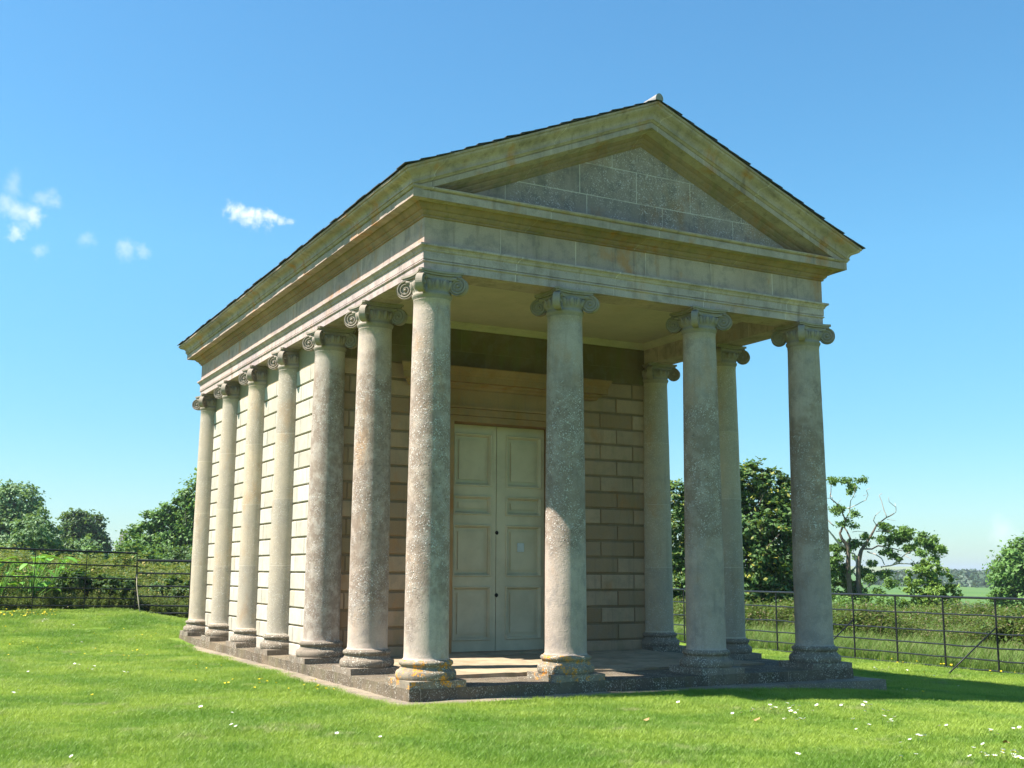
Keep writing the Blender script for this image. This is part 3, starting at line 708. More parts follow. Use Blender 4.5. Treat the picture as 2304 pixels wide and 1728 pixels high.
# ================================================================== VEGETATION
LAT = Vector((.882, -.471, 0)); DEP = Vector((.471, .882, 0))
def leaf_quads(P, size, upb=.5, nrm=None):
    n = len(P); N = NPR.normal(size=(n, 3)); N[:, 2] = np.abs(N[:, 2])+upb
    if nrm is not None: N = N+nrm*.9
    N /= np.linalg.norm(N, axis=1)[:, None]
    A = np.cross(N, NPR.normal(size=(n, 3))); A /= np.linalg.norm(A, axis=1)[:, None]; B = np.cross(N, A)
    s = (size*NPR.uniform(.6, 1.3, n))[:, None]
    V = np.stack([P-A*s*.5, P+B*s*.30-N*s*.06, P+A*s*.5, P-B*s*.30-N*s*.06], 1).reshape(-1, 3)
    return V, np.arange(n*4).reshape(n, 4)
def crown(blobs, nleaf, size, clump=.5, csz=.3, gap=.0):
    """blobs: (u, w, z, ru, rz). leaves gathered in clumps through each blob, thicker near its skin"""
    vol = np.array([b[3]**2*b[4] for b in blobs])**.75; vol /= vol.sum(); out = []; nr = []
    for (u, w, z, ru, rz), f in zip(blobs, vol):
        n = max(12, int(nleaf*f)); nc = max(3, int(n/34))
        d = NPR.normal(size=(nc, 3)); d /= np.linalg.norm(d, axis=1)[:, None]
        rr = NPR.uniform(.35, 1, nc)**.45*NPR.uniform(.86, 1.12, nc)
        c = d*rr[:, None]*np.array([ru, ru*.9, rz])
        idx = NPR.integers(0, nc, n); cr = csz*NPR.uniform(.5, 1.3, nc)*max(.35, min(1.2, ru/1.2))
        off = NPR.normal(size=(n, 3))*cr[idx][:, None]*np.array([.5, .5, .36])
        p = c[idx]+off
        q = LAT_np*(p[:, :1]+u)+DEP_np*(p[:, 1:2]+w); q[:, 2] += p[:, 2]+z
        out.append(q); dd = d[idx]; nr.append(LAT_np*dd[:, :1]+DEP_np*dd[:, 1:2]+np.array([0, 0, 1])*dd[:, 2:])
    return np.concatenate(out), np.concatenate(nr)
LAT_np = np.array(LAT)[None]; DEP_np = np.array(DEP)[None]
def uwz(u, w, z): v = LAT*u+DEP*w; return Vector((v.x, v.y, z))
def tree(name, label, cat, loc, blobs, nleaf, size, mat, limbs, bark='bark', csz=.3, group=None):
    x, y = loc; z0 = ground_z(x, y); e = empty(name, (x, y, z0)); tag(e, label, cat, group)
    if limbs:
        mb = MB()
        for pts, r0, r1 in limbs:
            pts = [uwz(*p) for p in pts]; k = len(pts); fine = []; rad = []
            for i in range(k-1):
                for j in range(4):
                    t_ = j/4; fine.append(jit(pts[i].lerp(pts[i+1], t_), .10*r0/.2 if (i+j) else 0, 1.1)); rad.append(r0+(r1-r0)*(i+t_)/(k-1))
            fine.append(pts[-1]); rad.append(r1); mb.tube(fine, rad, 7)
        mb.build('trunk', M[bark], e)
    P, Nn = crown(blobs, nleaf, size, csz=csz); V, F = leaf_quads(P, size, .3, Nn)
    np_mesh('crown', V, F, M[mat], e); return e
def auto_limbs(h, spread, n, r, seed):
    g_ = random.Random(seed); L = [([(0, 0, -.3), (g_.uniform(-.1, .1), 0, h*.35), (g_.uniform(-.3, .3), g_.uniform(-.2, .2), h*.85)], r, r*.3)]
    for i in range(n):
        a = g_.uniform(0, 6.28); z = h*g_.uniform(.15, .6); s_ = spread*g_.uniform(.5, .95)
        L.append(([(0, 0, z), (math.cos(a)*s_*.45, math.sin(a)*s_*.45, z+h*.18), (math.cos(a)*s_, math.sin(a)*s_, z+h*g_.uniform(.2, .45))], r*.45, r*.06))
    return L
# helper numbers: blob lists are (lateral, depth, height above the tree's foot, radius, vertical radius) in metres
def Z(x, y, h): return h-ground_z(x, y)
# left group
tree('broadleaf_tree', 'tall spreading grey-green tree at the far left edge', 'tree', (1.4, 85.), [(u_, w_, z_-2.3, a1, b1) for u_, w_, z_, a1, b1 in [(-4.6, 0, 7.6, 2.3, 2.2), (-1.4, 0, 10.6, 2.0, 2.1), (.6, 0, 11.3, 1.7, 2.0), (-1.8, .5, 8.0, 2.6, 2.3), (1.0, -.4, 8.8, 1.9, 1.9), (2.0, 0, 9.7, .9, 1.0), (2.6, 0, 8.9, .6, .5), (1.1, 0, 6.6, 1.7, 1.8), (-2, 0, 5.6, 2.8, 2.0), (2.2, .3, 7.0, .8, .9), (2.2, 1, 5, 1.6, 1.6)]], 34000, .34, 'leaf_grey', auto_limbs(10, 3, 9, .35, 1), csz=.55)
tree('round_tree', 'dark rounded tree in the gap left of the temple, before the church tower', 'tree', (9.5, 103.5), [(u_, w_, z_-1.3, a1, b1) for u_, w_, z_, a1, b1 in [(-.6, 0, 11.2, 1.5, 1.3), (.6, 0, 10.9, 1.3, 1.2), (-1.5, 0, 9.6, 1.5, 1.4), (1.3, 0, 9.2, 1.2, 1.3), (2.0, 0, 8.3, 1.0, 1.1), (0, 0, 9.0, 1.8, 1.8), (-2.6, 0, 8.2, 1.3, 1.1), (-3.6, .5, 8.0, 1.0, 1.2), (-4.2, .5, 9.1, .5, .8), (-3.2, .5, 6.6, 1.8, 1.5), (0, 0, 6.8, 2.6, 1.8)]], 26000, .36, 'leaf_dark', auto_limbs(10, 3, 8, .3, 2), csz=.5)
tree('leafy_tree', 'bright mid-green tree rising behind the rear left corner of the temple', 'tree', (9.8, 58.), [(u_, w_, z_-.5, a1, b1) for u_, w_, z_, a1, b1 in [(1.5, 0, 8.6, 1.4, 1.4), (.4, 0, 7.6, 1.2, 1.2), (-.6, 0, 7.0, .8, .7), (-1.6, 0, 6.9, .65, .6), (-2.4, 0, 6.3, .7, .6), (-3.0, 0, 5.7, .7, .6), (-3.5, 0, 5.6, .35, .4), (-1.2, .3, 5.9, 1.3, 1.2), (-2.6, 0, 4.7, 1.1, 1.0), (.6, .3, 5.6, 1.7, 1.6), (-1.2, 0, 4.2, 1.6, 1.3), (-3.0, 0, 3.5, 1.2, 1.0), (.8, 0, 3.4, 1.8, 1.5), (2.6, .5, 6.5, 2, 2)]], 42000, .24, 'leaf_mid', auto_limbs(7.5, 2.4, 10, .22, 3), csz=.42)
def bush(label, loc, h, wdt, n, size, mat, seed, name='bush', csz=.3, squash=.62):
    g_ = random.Random(seed); bl = []
    for i in range(7):
        u = g_.uniform(-.5, .5)*wdt; bl.append((u, g_.uniform(-.25, .25)*wdt, h*g_.uniform(.35, .70)*(1-.35*abs(u)/wdt*2), wdt*g_.uniform(.18, .27), h*g_.uniform(.24, .34)))
    return tree(name, label, 'bush', loc, bl, int(n*2.2), size*1.1, mat, [([(0, 0, -.2), (.1, 0, h*.35), (.2, .1, h*.6)], .05, .015), ([(0, 0, 0), (-.3, .1, h*.3), (-.5, .1, h*.55)], .04, .01)], csz=csz)
bush('grey-green rounded bush below the tall tree at the far left', (.3, 47.), 4.7, 4.2, 7000, .17, 'leaf_grey', 4)
bush('olive-green bush below the dark rounded tree', (3.3, 43.5), 4.3, 3.2, 6000, .15, 'leaf_mid', 5)
bush('sunlit olive bush just left of the church tower', (4.9, 45.5), 3.7, 2.8, 5000, .15, 'leaf_mid', 15)
bush('broad dark green bush below the bright mid-green tree', (7.6, 46.5), 4.2, 4.8, 8000, .16, 'leaf_dark', 6)
bush('dark glossy bush right behind the tall fence panel', (-1.15, 20.1), 1.2, 2.0, 5200, .10, 'leaf_dark', 7)
bush('small dark bush behind the fence post left of the temple', (1.1, 20.7), 1.15, 1.3, 3200, .09, 'leaf_dark', 17)
bush('leafy bush behind the lower fence by the rear temple corner', (2.6, 20.2), 1.35, 1.6, 3800, .09, 'leaf_mid', 8)
# right group
t5 = tree('dense_tree', 'dense tree with hanging yellowish seed keys seen between the right-hand columns', 'tree', (23.2, 22.5), [(-2.2, 0, 5.1, .75, .8), (-2.3, .2, 3.9, 1.0, 1.2), (-1.2, 0, 4.8, .9, 1.0), (-.2, 0, 5.4, .95, 1.0), (.7, 0, 5.9, .85, .75), (1.5, 0, 5.6, .8, .8), (2.3, 0, 5.1, .8, .9), (0, 0, 4.0, 1.5, 1.3), (1.6, 0, 4.1, 1.2, 1.2), (2.6, 0, 3.8, .7, .9), (-1.2, .3, 2.7, 1.5, 1.0), (.6, -.2, 2.6, 1.6, 1.1), (2.1, 0, 2.5, 1.1, 1.0), (.2, 0, 1.5, 1.6, .8), (1.9, .2, 1.3, 1.0, .8), (-1.6, 0, 1.5, 1.2, .7)], 48000, .19, 'leaf_key', auto_limbs(6.0, 2.2, 12, .16, 5), csz=.30)
# stag-headed oak: branches in metres from its foot
OX, OY = 38.4, 31.4
K_ = .00427; oz = .41-ground_z(OX, OY)
def oc(cx, cy, w=0): return ((cx-400)*K_, w, (1500-cy)*K_+oz)
LIV = [[(430, 2150, 50), (430, 1700, 46), (440, 1400, 40), (450, 1150, 36), (490, 1010, 30), (570, 900, 22), (640, 790, 17), (700, 690, 13), (820, 600, 10), (930, 545, 8)],
 [(340, 2150, 46), (330, 1700, 42), (310, 1250, 38), (325, 960, 30), (250, 870, 24), (222, 800, 18), (270, 700, 15), (300, 640, 12), (250, 530, 10), (180, 420, 9), (120, 370, 7), (130, 250, 5), (130, 200, 4)],
 [(520, 990, 15), (620, 985, 12), (700, 945, 11), (800, 965, 9), (900, 985, 8), (1000, 1010, 6)], [(680, 770, 8), (800, 765, 7), (900, 775, 7), (960, 820, 6), (1100, 860, 5), (1250, 900, 4), (1380, 960, 3)],
 [(325, 960, 22), (370, 850, 14), (345, 760, 12), (310, 690, 9)]]
DEAD = [[(820, 600, 8), (800, 520, 7), (770, 400, 6), (745, 330, 5), (790, 300, 3)], [(930, 545, 6), (940, 470, 5), (850, 410, 4), (840, 350, 3)], [(940, 470, 4), (990, 410, 3)],
 [(690, 700, 8), (650, 640, 7), (665, 590, 6), (700, 550, 4), (730, 520, 3)], [(180, 420, 6), (155, 300, 5), (200, 240, 3)], [(310, 640, 9), (340, 540, 8), (345, 400, 6), (380, 320, 5), (370, 230, 3)],
 [(330, 490, 6), (440, 445, 6), (540, 390, 5), (545, 340, 5), (510, 280, 4), (545, 260, 3)], [(545, 335, 4), (610, 310, 2)], [(300, 970, 20), (200, 920, 18), (130, 830, 15), (40, 740, 12), (-60, 650, 9)],
 [(165, 710, 9), (70, 600, 8), (65, 540, 8), (100, 450, 7), (60, 390, 6), (0, 360, 5)], [(100, 450, 6), (75, 420, 5), (20, 490, 4)], [(345, 1030, 10), (400, 1040, 14), (430, 1150, 18), (430, 1200, 17), (380, 1260, 16), (440, 1340, 11), (458, 1390, 7)],
 [(560, 1020, 11), (640, 1050, 10), (700, 1100, 9), (720, 1180, 9)], [(870, 1180, 10), (940, 1110, 9), (1010, 1050, 8), (1100, 1000, 6)], [(720, 1200, 10), (850, 1190, 10), (960, 1165, 9), (1060, 1165, 7), (1160, 1165, 5)],
 [(830, 1250, 9), (930, 1270, 10), (1030, 1240, 10), (1090, 1270, 9), (1130, 1300, 7), (1200, 1280, 5)], [(540, 1450, 12), (650, 1390, 12), (720, 1350, 8)], [(390, 780, 5), (470, 765, 4), (530, 775, 3)], [(430, 360, 3), (470, 322, 2)],
 [(820, 620, 4), (930, 640, 2)], [(215, 440, 4), (250, 380, 3)], [(130, 370, 4), (60, 350, 3), (30, 240, 3)], [(1010, 1060, 5), (1070, 1100, 4), (1100, 1160, 4), (1200, 1220, 3)]]
e = empty('stag_headed_oak', (OX, OY, ground_z(OX, OY))); tag(e, 'old half-dead oak with bare pale twisting branches right of the temple', 'tree')
for nm, S_, mt in (('trunk', LIV, 'bark'), ('dead_branches', DEAD, 'deadwood')):
    mb = MB()
    for j, s_ in enumerate(S_):
        pts = []; rad = []; rr_ = random.Random(j*3+len(nm)); w0 = rr_.uniform(-.25, .25); dw = 0 if (nm == 'trunk' and j < 2) else rr_.uniform(-1.0, 1.0)
        for i in range(len(s_)-1):
            for q in range(3):
                t_ = q/3; u_ = (i+t_)/(len(s_)-1); a, b = s_[i], s_[i+1]
                pts.append(jit(uwz(*oc(a[0]+(b[0]-a[0])*t_, a[1]+(b[1]-a[1])*t_, w0*u_*2+dw*u_)), .03, 2)); rad.append((a[2]+(b[2]-a[2])*t_)*K_*.8)
        a = s_[-1]; pts.append(uwz(*oc(a[0], a[1], w0*2+dw))); rad.append(a[2]*K_*.7)
        mb.tube(pts, rad, 6)
    mb.build(nm, M[mt], e)
OB = [(90, 130, 30), (150, 150, 34), (220, 138, 38), (285, 155, 32), (370, 222, 30), (380, 285, 30), (420, 122, 22), (470, 150, 22), (520, 148, 28), (20, 185, 20), (440, 245, 16), (200, 490, 45), (262, 505, 42), (180, 545, 22), (370, 575, 36), (390, 632, 30), (235, 680, 34), (410, 702, 26),
 (740, 700, 34), (790, 710, 26), (870, 742, 42), (980, 752, 42), (900, 870, 60), (1000, 870, 70), (1120, 850, 64), (1220, 900, 60), (1310, 890, 62), (1385, 870, 50), (1400, 980, 50), (1465, 1020, 42), (1400, 1095, 34), (1130, 1020, 46), (1180, 1060, 26), (820, 1030, 46), (920, 1070, 34), (960, 1120, 24),
 (470, 890, 70), (400, 930, 60), (580, 930, 34), (500, 830, 30), (90, 950, 75), (200, 1000, 80), (300, 985, 45), (100, 1100, 110), (210, 1200, 120), (100, 1330, 140), (300, 1420, 90), (430, 1440, 70), (560, 1240, 90), (630, 1330, 75), (760, 1290, 66), (790, 1400, 50), (500, 1100, 26), (1200, 1175, 34), (1265, 1205, 28), (1190, 1130, 14), (60, 1500, 130), (250, 1560, 130), (400, 1580, 110), (540, 1580, 90), (330, 1300, 70), (1080, 800, 48), (1180, 960, 48), (1260, 820, 42), (1330, 970, 46), (1050, 960, 40), (860, 800, 34), (640, 880, 26)]
bl = []
for i, (x, y, r) in enumerate(OB):
    q = oc(x, y); big = r > 60; ri_ = random.Random(i); w_ = ri_.uniform(-1.0, 1.0) if not big else ri_.uniform(-.2, 1.2)
    for k in range(4 if big else 6): bl.append((q[0]+ri_.gauss(0, .62)*r*K_, w_+ri_.gauss(0, .8)*r*K_, q[2]+ri_.gauss(0, .38)*r*K_, r*K_*ri_.uniform(.4, .9), r*K_*ri_.uniform(.3, .6)))
P, Nn = crown(bl, 30000, .15, csz=.55); V, F = leaf_quads(P, .15, .3, Nn); np_mesh('crown', V, F, M['leaf_oak'], e)
tree('young_tree', 'small bright lime-green tree under the right-hand boughs of the old oak', 'tree', (33.9, 22.5), [(-.6, 0, 2.5, .55, .5), (0, 0, 2.9, .6, .5), (.5, 0, 2.4, .55, .6), (-.8, 0, 1.7, .5, .5), (.1, 0, 1.8, .8, .6), (.9, 0, 1.8, .5, .5), (1.15, 0, 1.2, .4, .7), (-.2, 0, 1.1, .8, .5), (.6, 0, .9, .6, .5)], 11000, .13, 'leaf_lime', auto_limbs(2.8, .9, 8, .05, 6), csz=.25)
tree('round_tree', 'dark green round tree cut by the right edge of the view', 'tree', (63.4, 40.8), [(.3, 0, 5.9, 1.5, 1.3), (-.7, 0, 4.8, 1.4, 1.4), (1.2, 0, 4.6, 2.0, 2.0), (-1.1, 0, 3.2, 1.2, 1.3), (.4, 0, 2.9, 1.8, 1.6), (-.4, 0, 1.6, 1.4, 1.0), (2.8, 0, 5, 1.8, 2), (2.8, 0, 3, 2, 2)], 26000, .28, 'leaf_mid', auto_limbs(5, 2, 8, .2, 7), csz=.42)
bush('low green bush behind the right fence below the old oak', (32.2, 24.8), 2.5, 4.2, 6500, .12, 'leaf_mid', 21)
bush('low dark bush behind the right fence between dense tree and oak', (27.5, 23.5), 1.7, 2.6, 4500, .12, 'leaf_dark', 22)
bush('low spreading bush under the lime-green young tree', (30.2, 21.2), 1.25, 3.4, 4500, .10, 'hedge', 23)
bush('rounded green bush beside the base of the right-edge tree', (55.0, 33.5), 2.0, 4.0, 4500, .18, 'leaf_mid', 24)
# far wood on the rise, church tower
def far_wood(name, label, pts, n, size, hgt):
    Ps = []
    for (x, y, r, h) in pts:
        k = int(n/len(pts)); d = NPR.normal(size=(k, 3)); d /= np.linalg.norm(d, axis=1)[:, None]; d[:, 2] = np.abs(d[:, 2])
        p = d*np.array([r, r, h])*NPR.uniform(.8, 1.04, k)[:, None]; p += np.array([x, y, ground_z(x, y)-.5]); Ps.append(p)
    V, F = leaf_quads(np.concatenate(Ps), size, .6); o = np_mesh(name, V, F, M['wood']); tag(o, label, 'wood', kind='stuff'); return o
wp = []; g_ = random.Random(12)
for i in range(150):
    a = R(g_.uniform(46, 64)); d = g_.uniform(640, 980); x, y = -5.8+d*math.sin(a), -13+d*math.cos(a); wp.append((x, y, g_.uniform(9, 20), g_.uniform(5, 8.5)))
far_wood('distant_wood', 'far-off dark wood along the skyline beyond the green field', wp, 42000, 3.2, 8)
wp = []
for i in range(60):
    a = R(8+g_.uniform(-16, 14)); d = g_.uniform(330, 520); x, y = -5.8+d*math.sin(a), -13+d*math.cos(a); wp.append((x, y, g_.uniform(6, 12), g_.uniform(7, 12)))
far_wood('distant_trees', 'far-off trees around the church tower', wp, 22000, 2.0, 10)
wp = []
for i in range(90):
    a = R(44+i*.26); d = 262+3*math.sin(i*.3); wp.append((-5.8+d*math.sin(a), -13+d*math.cos(a), 1.6, g_.uniform(1.2, 2.0)))
far_wood('field_hedge', 'thin dark hedge across the near side of the far green field', wp, 14000, .6, 2)
TX, TY = 114.0, 716.; tb = ground_z(TX, TY); rz_ = R(22)
ch = empty('church_tower', (TX, TY, tb), rz_); tag(ch, 'distant grey church tower with corner pinnacle above the treetops', 'church tower')
mb = MB(); w = 2.05; H_ = 23.6-tb
mb.box(-w, w, -w, w, 0, H_-1.4)
for sx in (-1, 1):
    for sy in (-1, 1): mb.box(sx*w-.35*(sx < 0)-.0, sx*w+.35*(sx > 0), sy*w-.35*(sy < 0), sy*w+.35*(sy > 0), 0, H_-3) if False else mb.box(sx*(w-.1)-.35, sx*(w-.1)+.35, sy*(w-.1)-.35, sy*(w-.1)+.35, 0, H_-2.2)
mb.box(-w-.12, w+.12, -w-.12, w+.12, H_-1.4, H_-1.1)
mb.build('tower_wall', M['tower'], ch)
mb = MB()
for k in range(4):
    for s_ in (-1, 1): mb.box(-w+.15+k*1.1, -w+.75+k*1.1, s_*w-.15, s_*w+.15, H_-1.1, H_-.2); mb.box(s_*w-.15, s_*w+.15, -w+.15+k*1.1, -w+.75+k*1.1, H_-1.1, H_-.2)
mb.build('battlement', M['tower'], ch)
mb = MB(); mb.lathe([(.45, H_-1.1), (.45, H_+.3), (.5, H_+.35), (.02, H_+1.6)], 8, (w-.1, -w+.1)); mb.build('pinnacle', M['tower'], ch)
for s_, rot_ in ((-1, 0), (1, 1)):
    mb = MB(); mb.box(-.5, .5, -w-.03, -w+.02, H_-6.5, H_-3.2); o = mb.build('belfry_window', M['hole'], ch); o.rotation_euler = (0, 0, -math.pi/2*rot_)

# ================================================================== INSTANCED GROWTH (uncountable)
def scatter(name, label, cat, srcs_mesh, pts, rots, scl, mat=None):
    """one object: a cloud of points carrying clump copies through geometry nodes"""
    me = bpy.data.meshes.new(name); me.vertices.add(len(pts)); me.vertices.foreach_set('co', np.asarray(pts, dtype=np.float32).ravel())
    a = me.attributes.new('rot', 'FLOAT', 'POINT'); a.data.foreach_set('value', np.asarray(rots, dtype=np.float32))
    a = me.attributes.new('scl', 'FLOAT', 'POINT'); a.data.foreach_set('value', np.asarray(scl, dtype=np.float32))
    o = bpy.data.objects.new(name, me); C.objects.link(o); me.materials.append(mat)
    src = bpy.data.objects.new(name+'_clump', srcs_mesh)
    ng = bpy.data.node_groups.new(name+'_nodes', 'GeometryNodeTree')
    ng.interface.new_socket('Geometry', in_out='INPUT', socket_type='NodeSocketGeometry'); ng.interface.new_socket('Geometry', in_out='OUTPUT', socket_type='NodeSocketGeometry')
    gi, go = ng.nodes.new('NodeGroupInput'), ng.nodes.new('NodeGroupOutput')
    oi = ng.nodes.new('GeometryNodeObjectInfo'); oi.inputs['Object'].default_value = src
    m2p = ng.nodes.new('GeometryNodeMeshToPoints'); ip = ng.nodes.new('GeometryNodeInstanceOnPoints')
    ra = ng.nodes.new('GeometryNodeInputNamedAttribute'); ra.data_type = 'FLOAT'; ra.inputs['Name'].default_value = 'rot'
    sa = ng.nodes.new('GeometryNodeInputNamedAttribute'); sa.data_type = 'FLOAT'; sa.inputs['Name'].default_value = 'scl'
    cx = ng.nodes.new('ShaderNodeCombineXYZ'); ng.links.new(ra.outputs['Attribute'], cx.inputs[2])
    ng.links.new(gi.outputs[0], m2p.inputs[0]); ng.links.new(m2p.outputs[0], ip.inputs['Points']); ng.links.new(oi.outputs['Geometry'], ip.inputs['Instance'])
    ng.links.new(cx.outputs[0], ip.inputs['Rotation']); ng.links.new(sa.outputs['Attribute'], ip.inputs['Scale']); ng.links.new(ip.outputs[0], go.inputs[0])
    md = o.modifiers.new('scatter', 'NODES'); md.node_group = ng
    tag(o, label, cat, kind='stuff'); return o
def clump_mesh(name, n, rad, h0, h1, w, lean, mat, leaves=0, lsize=.05, lz=(.2, 1.), seed=0):
    g_ = np.random.default_rng(seed); V = []; F = []
    for i in range(n):
        r = rad*math.sqrt(g_.uniform()); a = g_.uniform(0, 6.28); b = np.array([r*math.cos(a), r*math.sin(a), -.01]); h = g_.uniform(h0, h1)
        d = g_.uniform(0, 6.28); ln = g_.uniform(.1, 1)*lean*h; dd = np.array([math.cos(d), math.sin(d), 0]); s_ = np.array([-math.sin(d+.7), math.cos(d+.7), 0])*w*g_.uniform(.6, 1.2)
        p1 = b+dd*ln*.3+np.array([0, 0, h*.55]); p2 = b+dd*ln+np.array([0, 0, h]); k = len(V)
        V += [b-s_, b+s_, p1+s_*.8, p1-s_*.8, p2+s_*.12, p2-s_*.12]; F += [(k, k+1, k+2, k+3), (k+3, k+2, k+4, k+5)]
        for j in range(leaves):
            t_ = g_.uniform(*lz); c = b*(1-t_)+p2*t_; an = g_.uniform(0, 6.28); L = lsize*g_.uniform(.6, 1.3)*(1.25-.6*t_)
            o = np.array([math.cos(an), math.sin(an), g_.uniform(-.5, .4)]); sd_ = np.array([-math.sin(an), math.cos(an), 0])*L*.28; k = len(V)
            V += [c, c+o*L*.5+sd_, c+o*L+np.array([0, 0, -L*.2]), c+o*L*.5-sd_]; F += [(k, k+1, k+2, k+3)]
    me = bpy.data.meshes.new(name); me.from_pydata([tuple(v) for v in V], [], F); me.materials.append(mat); me.update(); return me
def zone(n, fn):
    P = []
    while len(P) < n:
        q = fn()
        if q is not None: P.append(q)
    return np.array(P)
g2 = random.Random(77)
def view_pt(d0, d1, marg=1.08):
    d = math.sqrt(g2.uniform(d0*d0, d1*d1)); l = g2.uniform(-.468, .468)*d*marg
    return CAM.x+.471*d+.882*l, CAM.y+.882*d-.471*l, d
def lawn_fn(d0, d1):
    def f():
        x, y, d = view_pt(d0, d1)
        if -.64 < x < 7.0 and -.64 < y < YE+.45:
            return None
        if x > 13.5 or (y > 18.35+(x+.3)*.236 and x < -.3) or (x >= -.3 and x < 13.5 and y > 17.9-.47*x): return None
        return (x, y, ground_z(x, y)-.004)
    return f
blade = clump_mesh('grass_tuft', 80, .13, .020, .075, .0030, .85, M['blade'], seed=1)
P = np.concatenate([zone(21000, lawn_fn(8.2, 14)), zone(20000, lawn_fn(14, 21)), zone(15000, lawn_fn(21, 34))])
dd = np.hypot(P[:, 0]-CAM.x, P[:, 1]-CAM.y)
nzv = np.array([mnoise.noise(Vector((p[0]*.9, p[1]*.9, 2.)))+.6*mnoise.noise(Vector((p[0]*3.1, p[1]*3.1, 5.))) for p in P])
scatter('lawn_grass', 'short mown sunlit grass of the lawn', 'grass', blade, P, NPR.uniform(0, 6.28, len(P)), np.clip(.75+.5*nzv, .5, 1.35)*NPR.uniform(.75, 1.3, len(P))*(1+np.clip(dd-14, 0, 20)*.018), M['blade'])
# longer grass at the foot of the steps
edge = []
for i in range(4200):
    s_ = g2.uniform(0, 1)
    if s_ < .45: x, y = g2.uniform(-.9, 7.4), -.72-abs(g2.gauss(0, .05))
    elif s_ < .92: x, y = -.72-abs(g2.gauss(0, .09))+.04, g2.uniform(-.8, 12.4)
    else: x, y = 7.02+abs(g2.gauss(0, .05)), g2.uniform(-.8, 8)
    edge.append((x, y, ground_z(x, y)-.01))
tuft = clump_mesh('edge_tuft', 30, .06, .03, .085, .0025, .8, M['blade'], seed=3)
scatter('edge_grass', 'slightly longer grass fringe along the foot of the temple steps', 'grass', tuft, edge, NPR.uniform(0, 6.28, len(edge)), NPR.uniform(.5, 1.25, len(edge)), M['blade'])
# meadow beyond the right fence: long grass in front, nettles and docks behind
def mead(x0, x1, y0, y1, f=None):
    def q():
        x, y = g2.uniform(x0, x1), g2.uniform(y0, y1)
        if f and g2.random() > f(x, y): return None
        return (x, y, ground_z(x, y))
    return q
tg = clump_mesh('long_grass_clump', 60, .25, .25, .60, .006, .6, M['tallgrass'], seed=4)
P = np.concatenate([zone(6500, mead(13.7, 19.5, -2, 34)), zone(2500, mead(2, 13.5, 17.5, 34, lambda x, y: 1 if y > 18.3-.47*x+.8 else 0))])
scatter('long_grass', 'long pale meadow grass just beyond the right fence', 'grass', tg, P, NPR.uniform(0, 6.28, len(P)), NPR.uniform(.6, 1.1, len(P))*np.clip(.55+(P[:, 0]-13.6)*.14, .5, 1.2), M['tallgrass'])
nt_ = clump_mesh('nettle_clump', 16, .28, .55, 1.0, .005, .25, M['weed'], leaves=16, lsize=.11, lz=(.1, 1.), seed=5)
P = zone(8500, mead(16.6, 34, -6, 34))
scatter('nettles', 'dense bed of nettles and docks in the meadow beyond the right fence', 'weeds', nt_, P, NPR.uniform(0, 6.28, len(P)), np.array([1+.5*mnoise.noise(Vector((p[0]*.35, p[1]*.35, 4))) for p in P])*NPR.uniform(.7, 1.15, len(P)), M['weed'])
hd = clump_mesh('hedge_clump', 15, .3, .5, 1.05, .005, .3, M['hedge'], leaves=22, lsize=.12, lz=(.05, 1.), seed=6)
def hz(x, y): return 1 if (y > 18.75+(x+.3)*.236 if x < -.3 else y > 18.8-(x+.3)*.47) and y < 36 else 0
P = zone(9500, mead(-10, 12, 15.5, 37, hz))
sc = np.clip(.42+(P[:, 1]-np.where(P[:, 0] < -.3, 18.75+(P[:, 0]+.3)*.236, 18.8-(P[:, 0]+.3)*.47))*.11, .45, 1.35)
scatter('undergrowth', 'tangled sunlit undergrowth behind the left fence', 'weeds', hd, P, NPR.uniform(0, 6.28, len(P)), sc*np.array([1+.55*mnoise.noise(Vector((p[0]*.45, p[1]*.45, 9))) for p in P])*NPR.uniform(.75, 1.15, len(P)), M['hedge'])
# big-leaved plants behind the left fence
def bigplant(x, y, h, label, seed):
    g_ = random.Random(seed); z = ground_z(x, y); e = empty('broad_leaved_plant', (x, y, z)); tag(e, label, 'plant')
    mb = MB(); st = MB()
    for i in range(26):
        a = g_.uniform(0, 6.28); hh = h*g_.uniform(.35, 1); r = g_.uniform(.1, .5)*h; L = g_.uniform(.22, .40); w = L*.30
        c = Vector((math.cos(a)*r, math.sin(a)*r, hh)); o = Vector((math.cos(a), math.sin(a), g_.uniform(-.3, .9))).normalized(); s_ = Vector((-math.sin(a), math.cos(a), 0))
        pts = []; m = 5
        for k in range(m+1):
            t_ = k/m; wd = w*math.sin(math.pi*min(1, .12+t_*.88))**.7; q = c+o*L*t_+Vector((0, 0, -.5*L*t_*t_)); pts += [q-s_*wd+Vector((0, 0, .03)), q, q+s_*wd+Vector((0, 0, .03))]
        mb.add(pts, [f for k in range(m) for f in ((k*3, k*3+1, k*3+4, k*3+3), (k*3+1, k*3+2, k*3+5, k*3+4))], True)
        st.tube([(0, 0, 0), (c.x*.4, c.y*.4, c.z*.6), tuple(c)], .008, 5)
    mb.build('leaves', M['leaf_big'], e); st.build('stems', M['leaf_big'], e)
bigplant(-3.5, 19.4, 1.25, 'bright broad-leaved plant nearest the left edge behind the fence', 1)
bigplant(-2.75, 19.1, 1.35, 'tall bright broad-leaved plant behind the taller fence panel', 2)
bigplant(-2.2, 20.0, 1.3, 'broad-leaved plant beside the dark glossy bush behind the fence', 3)

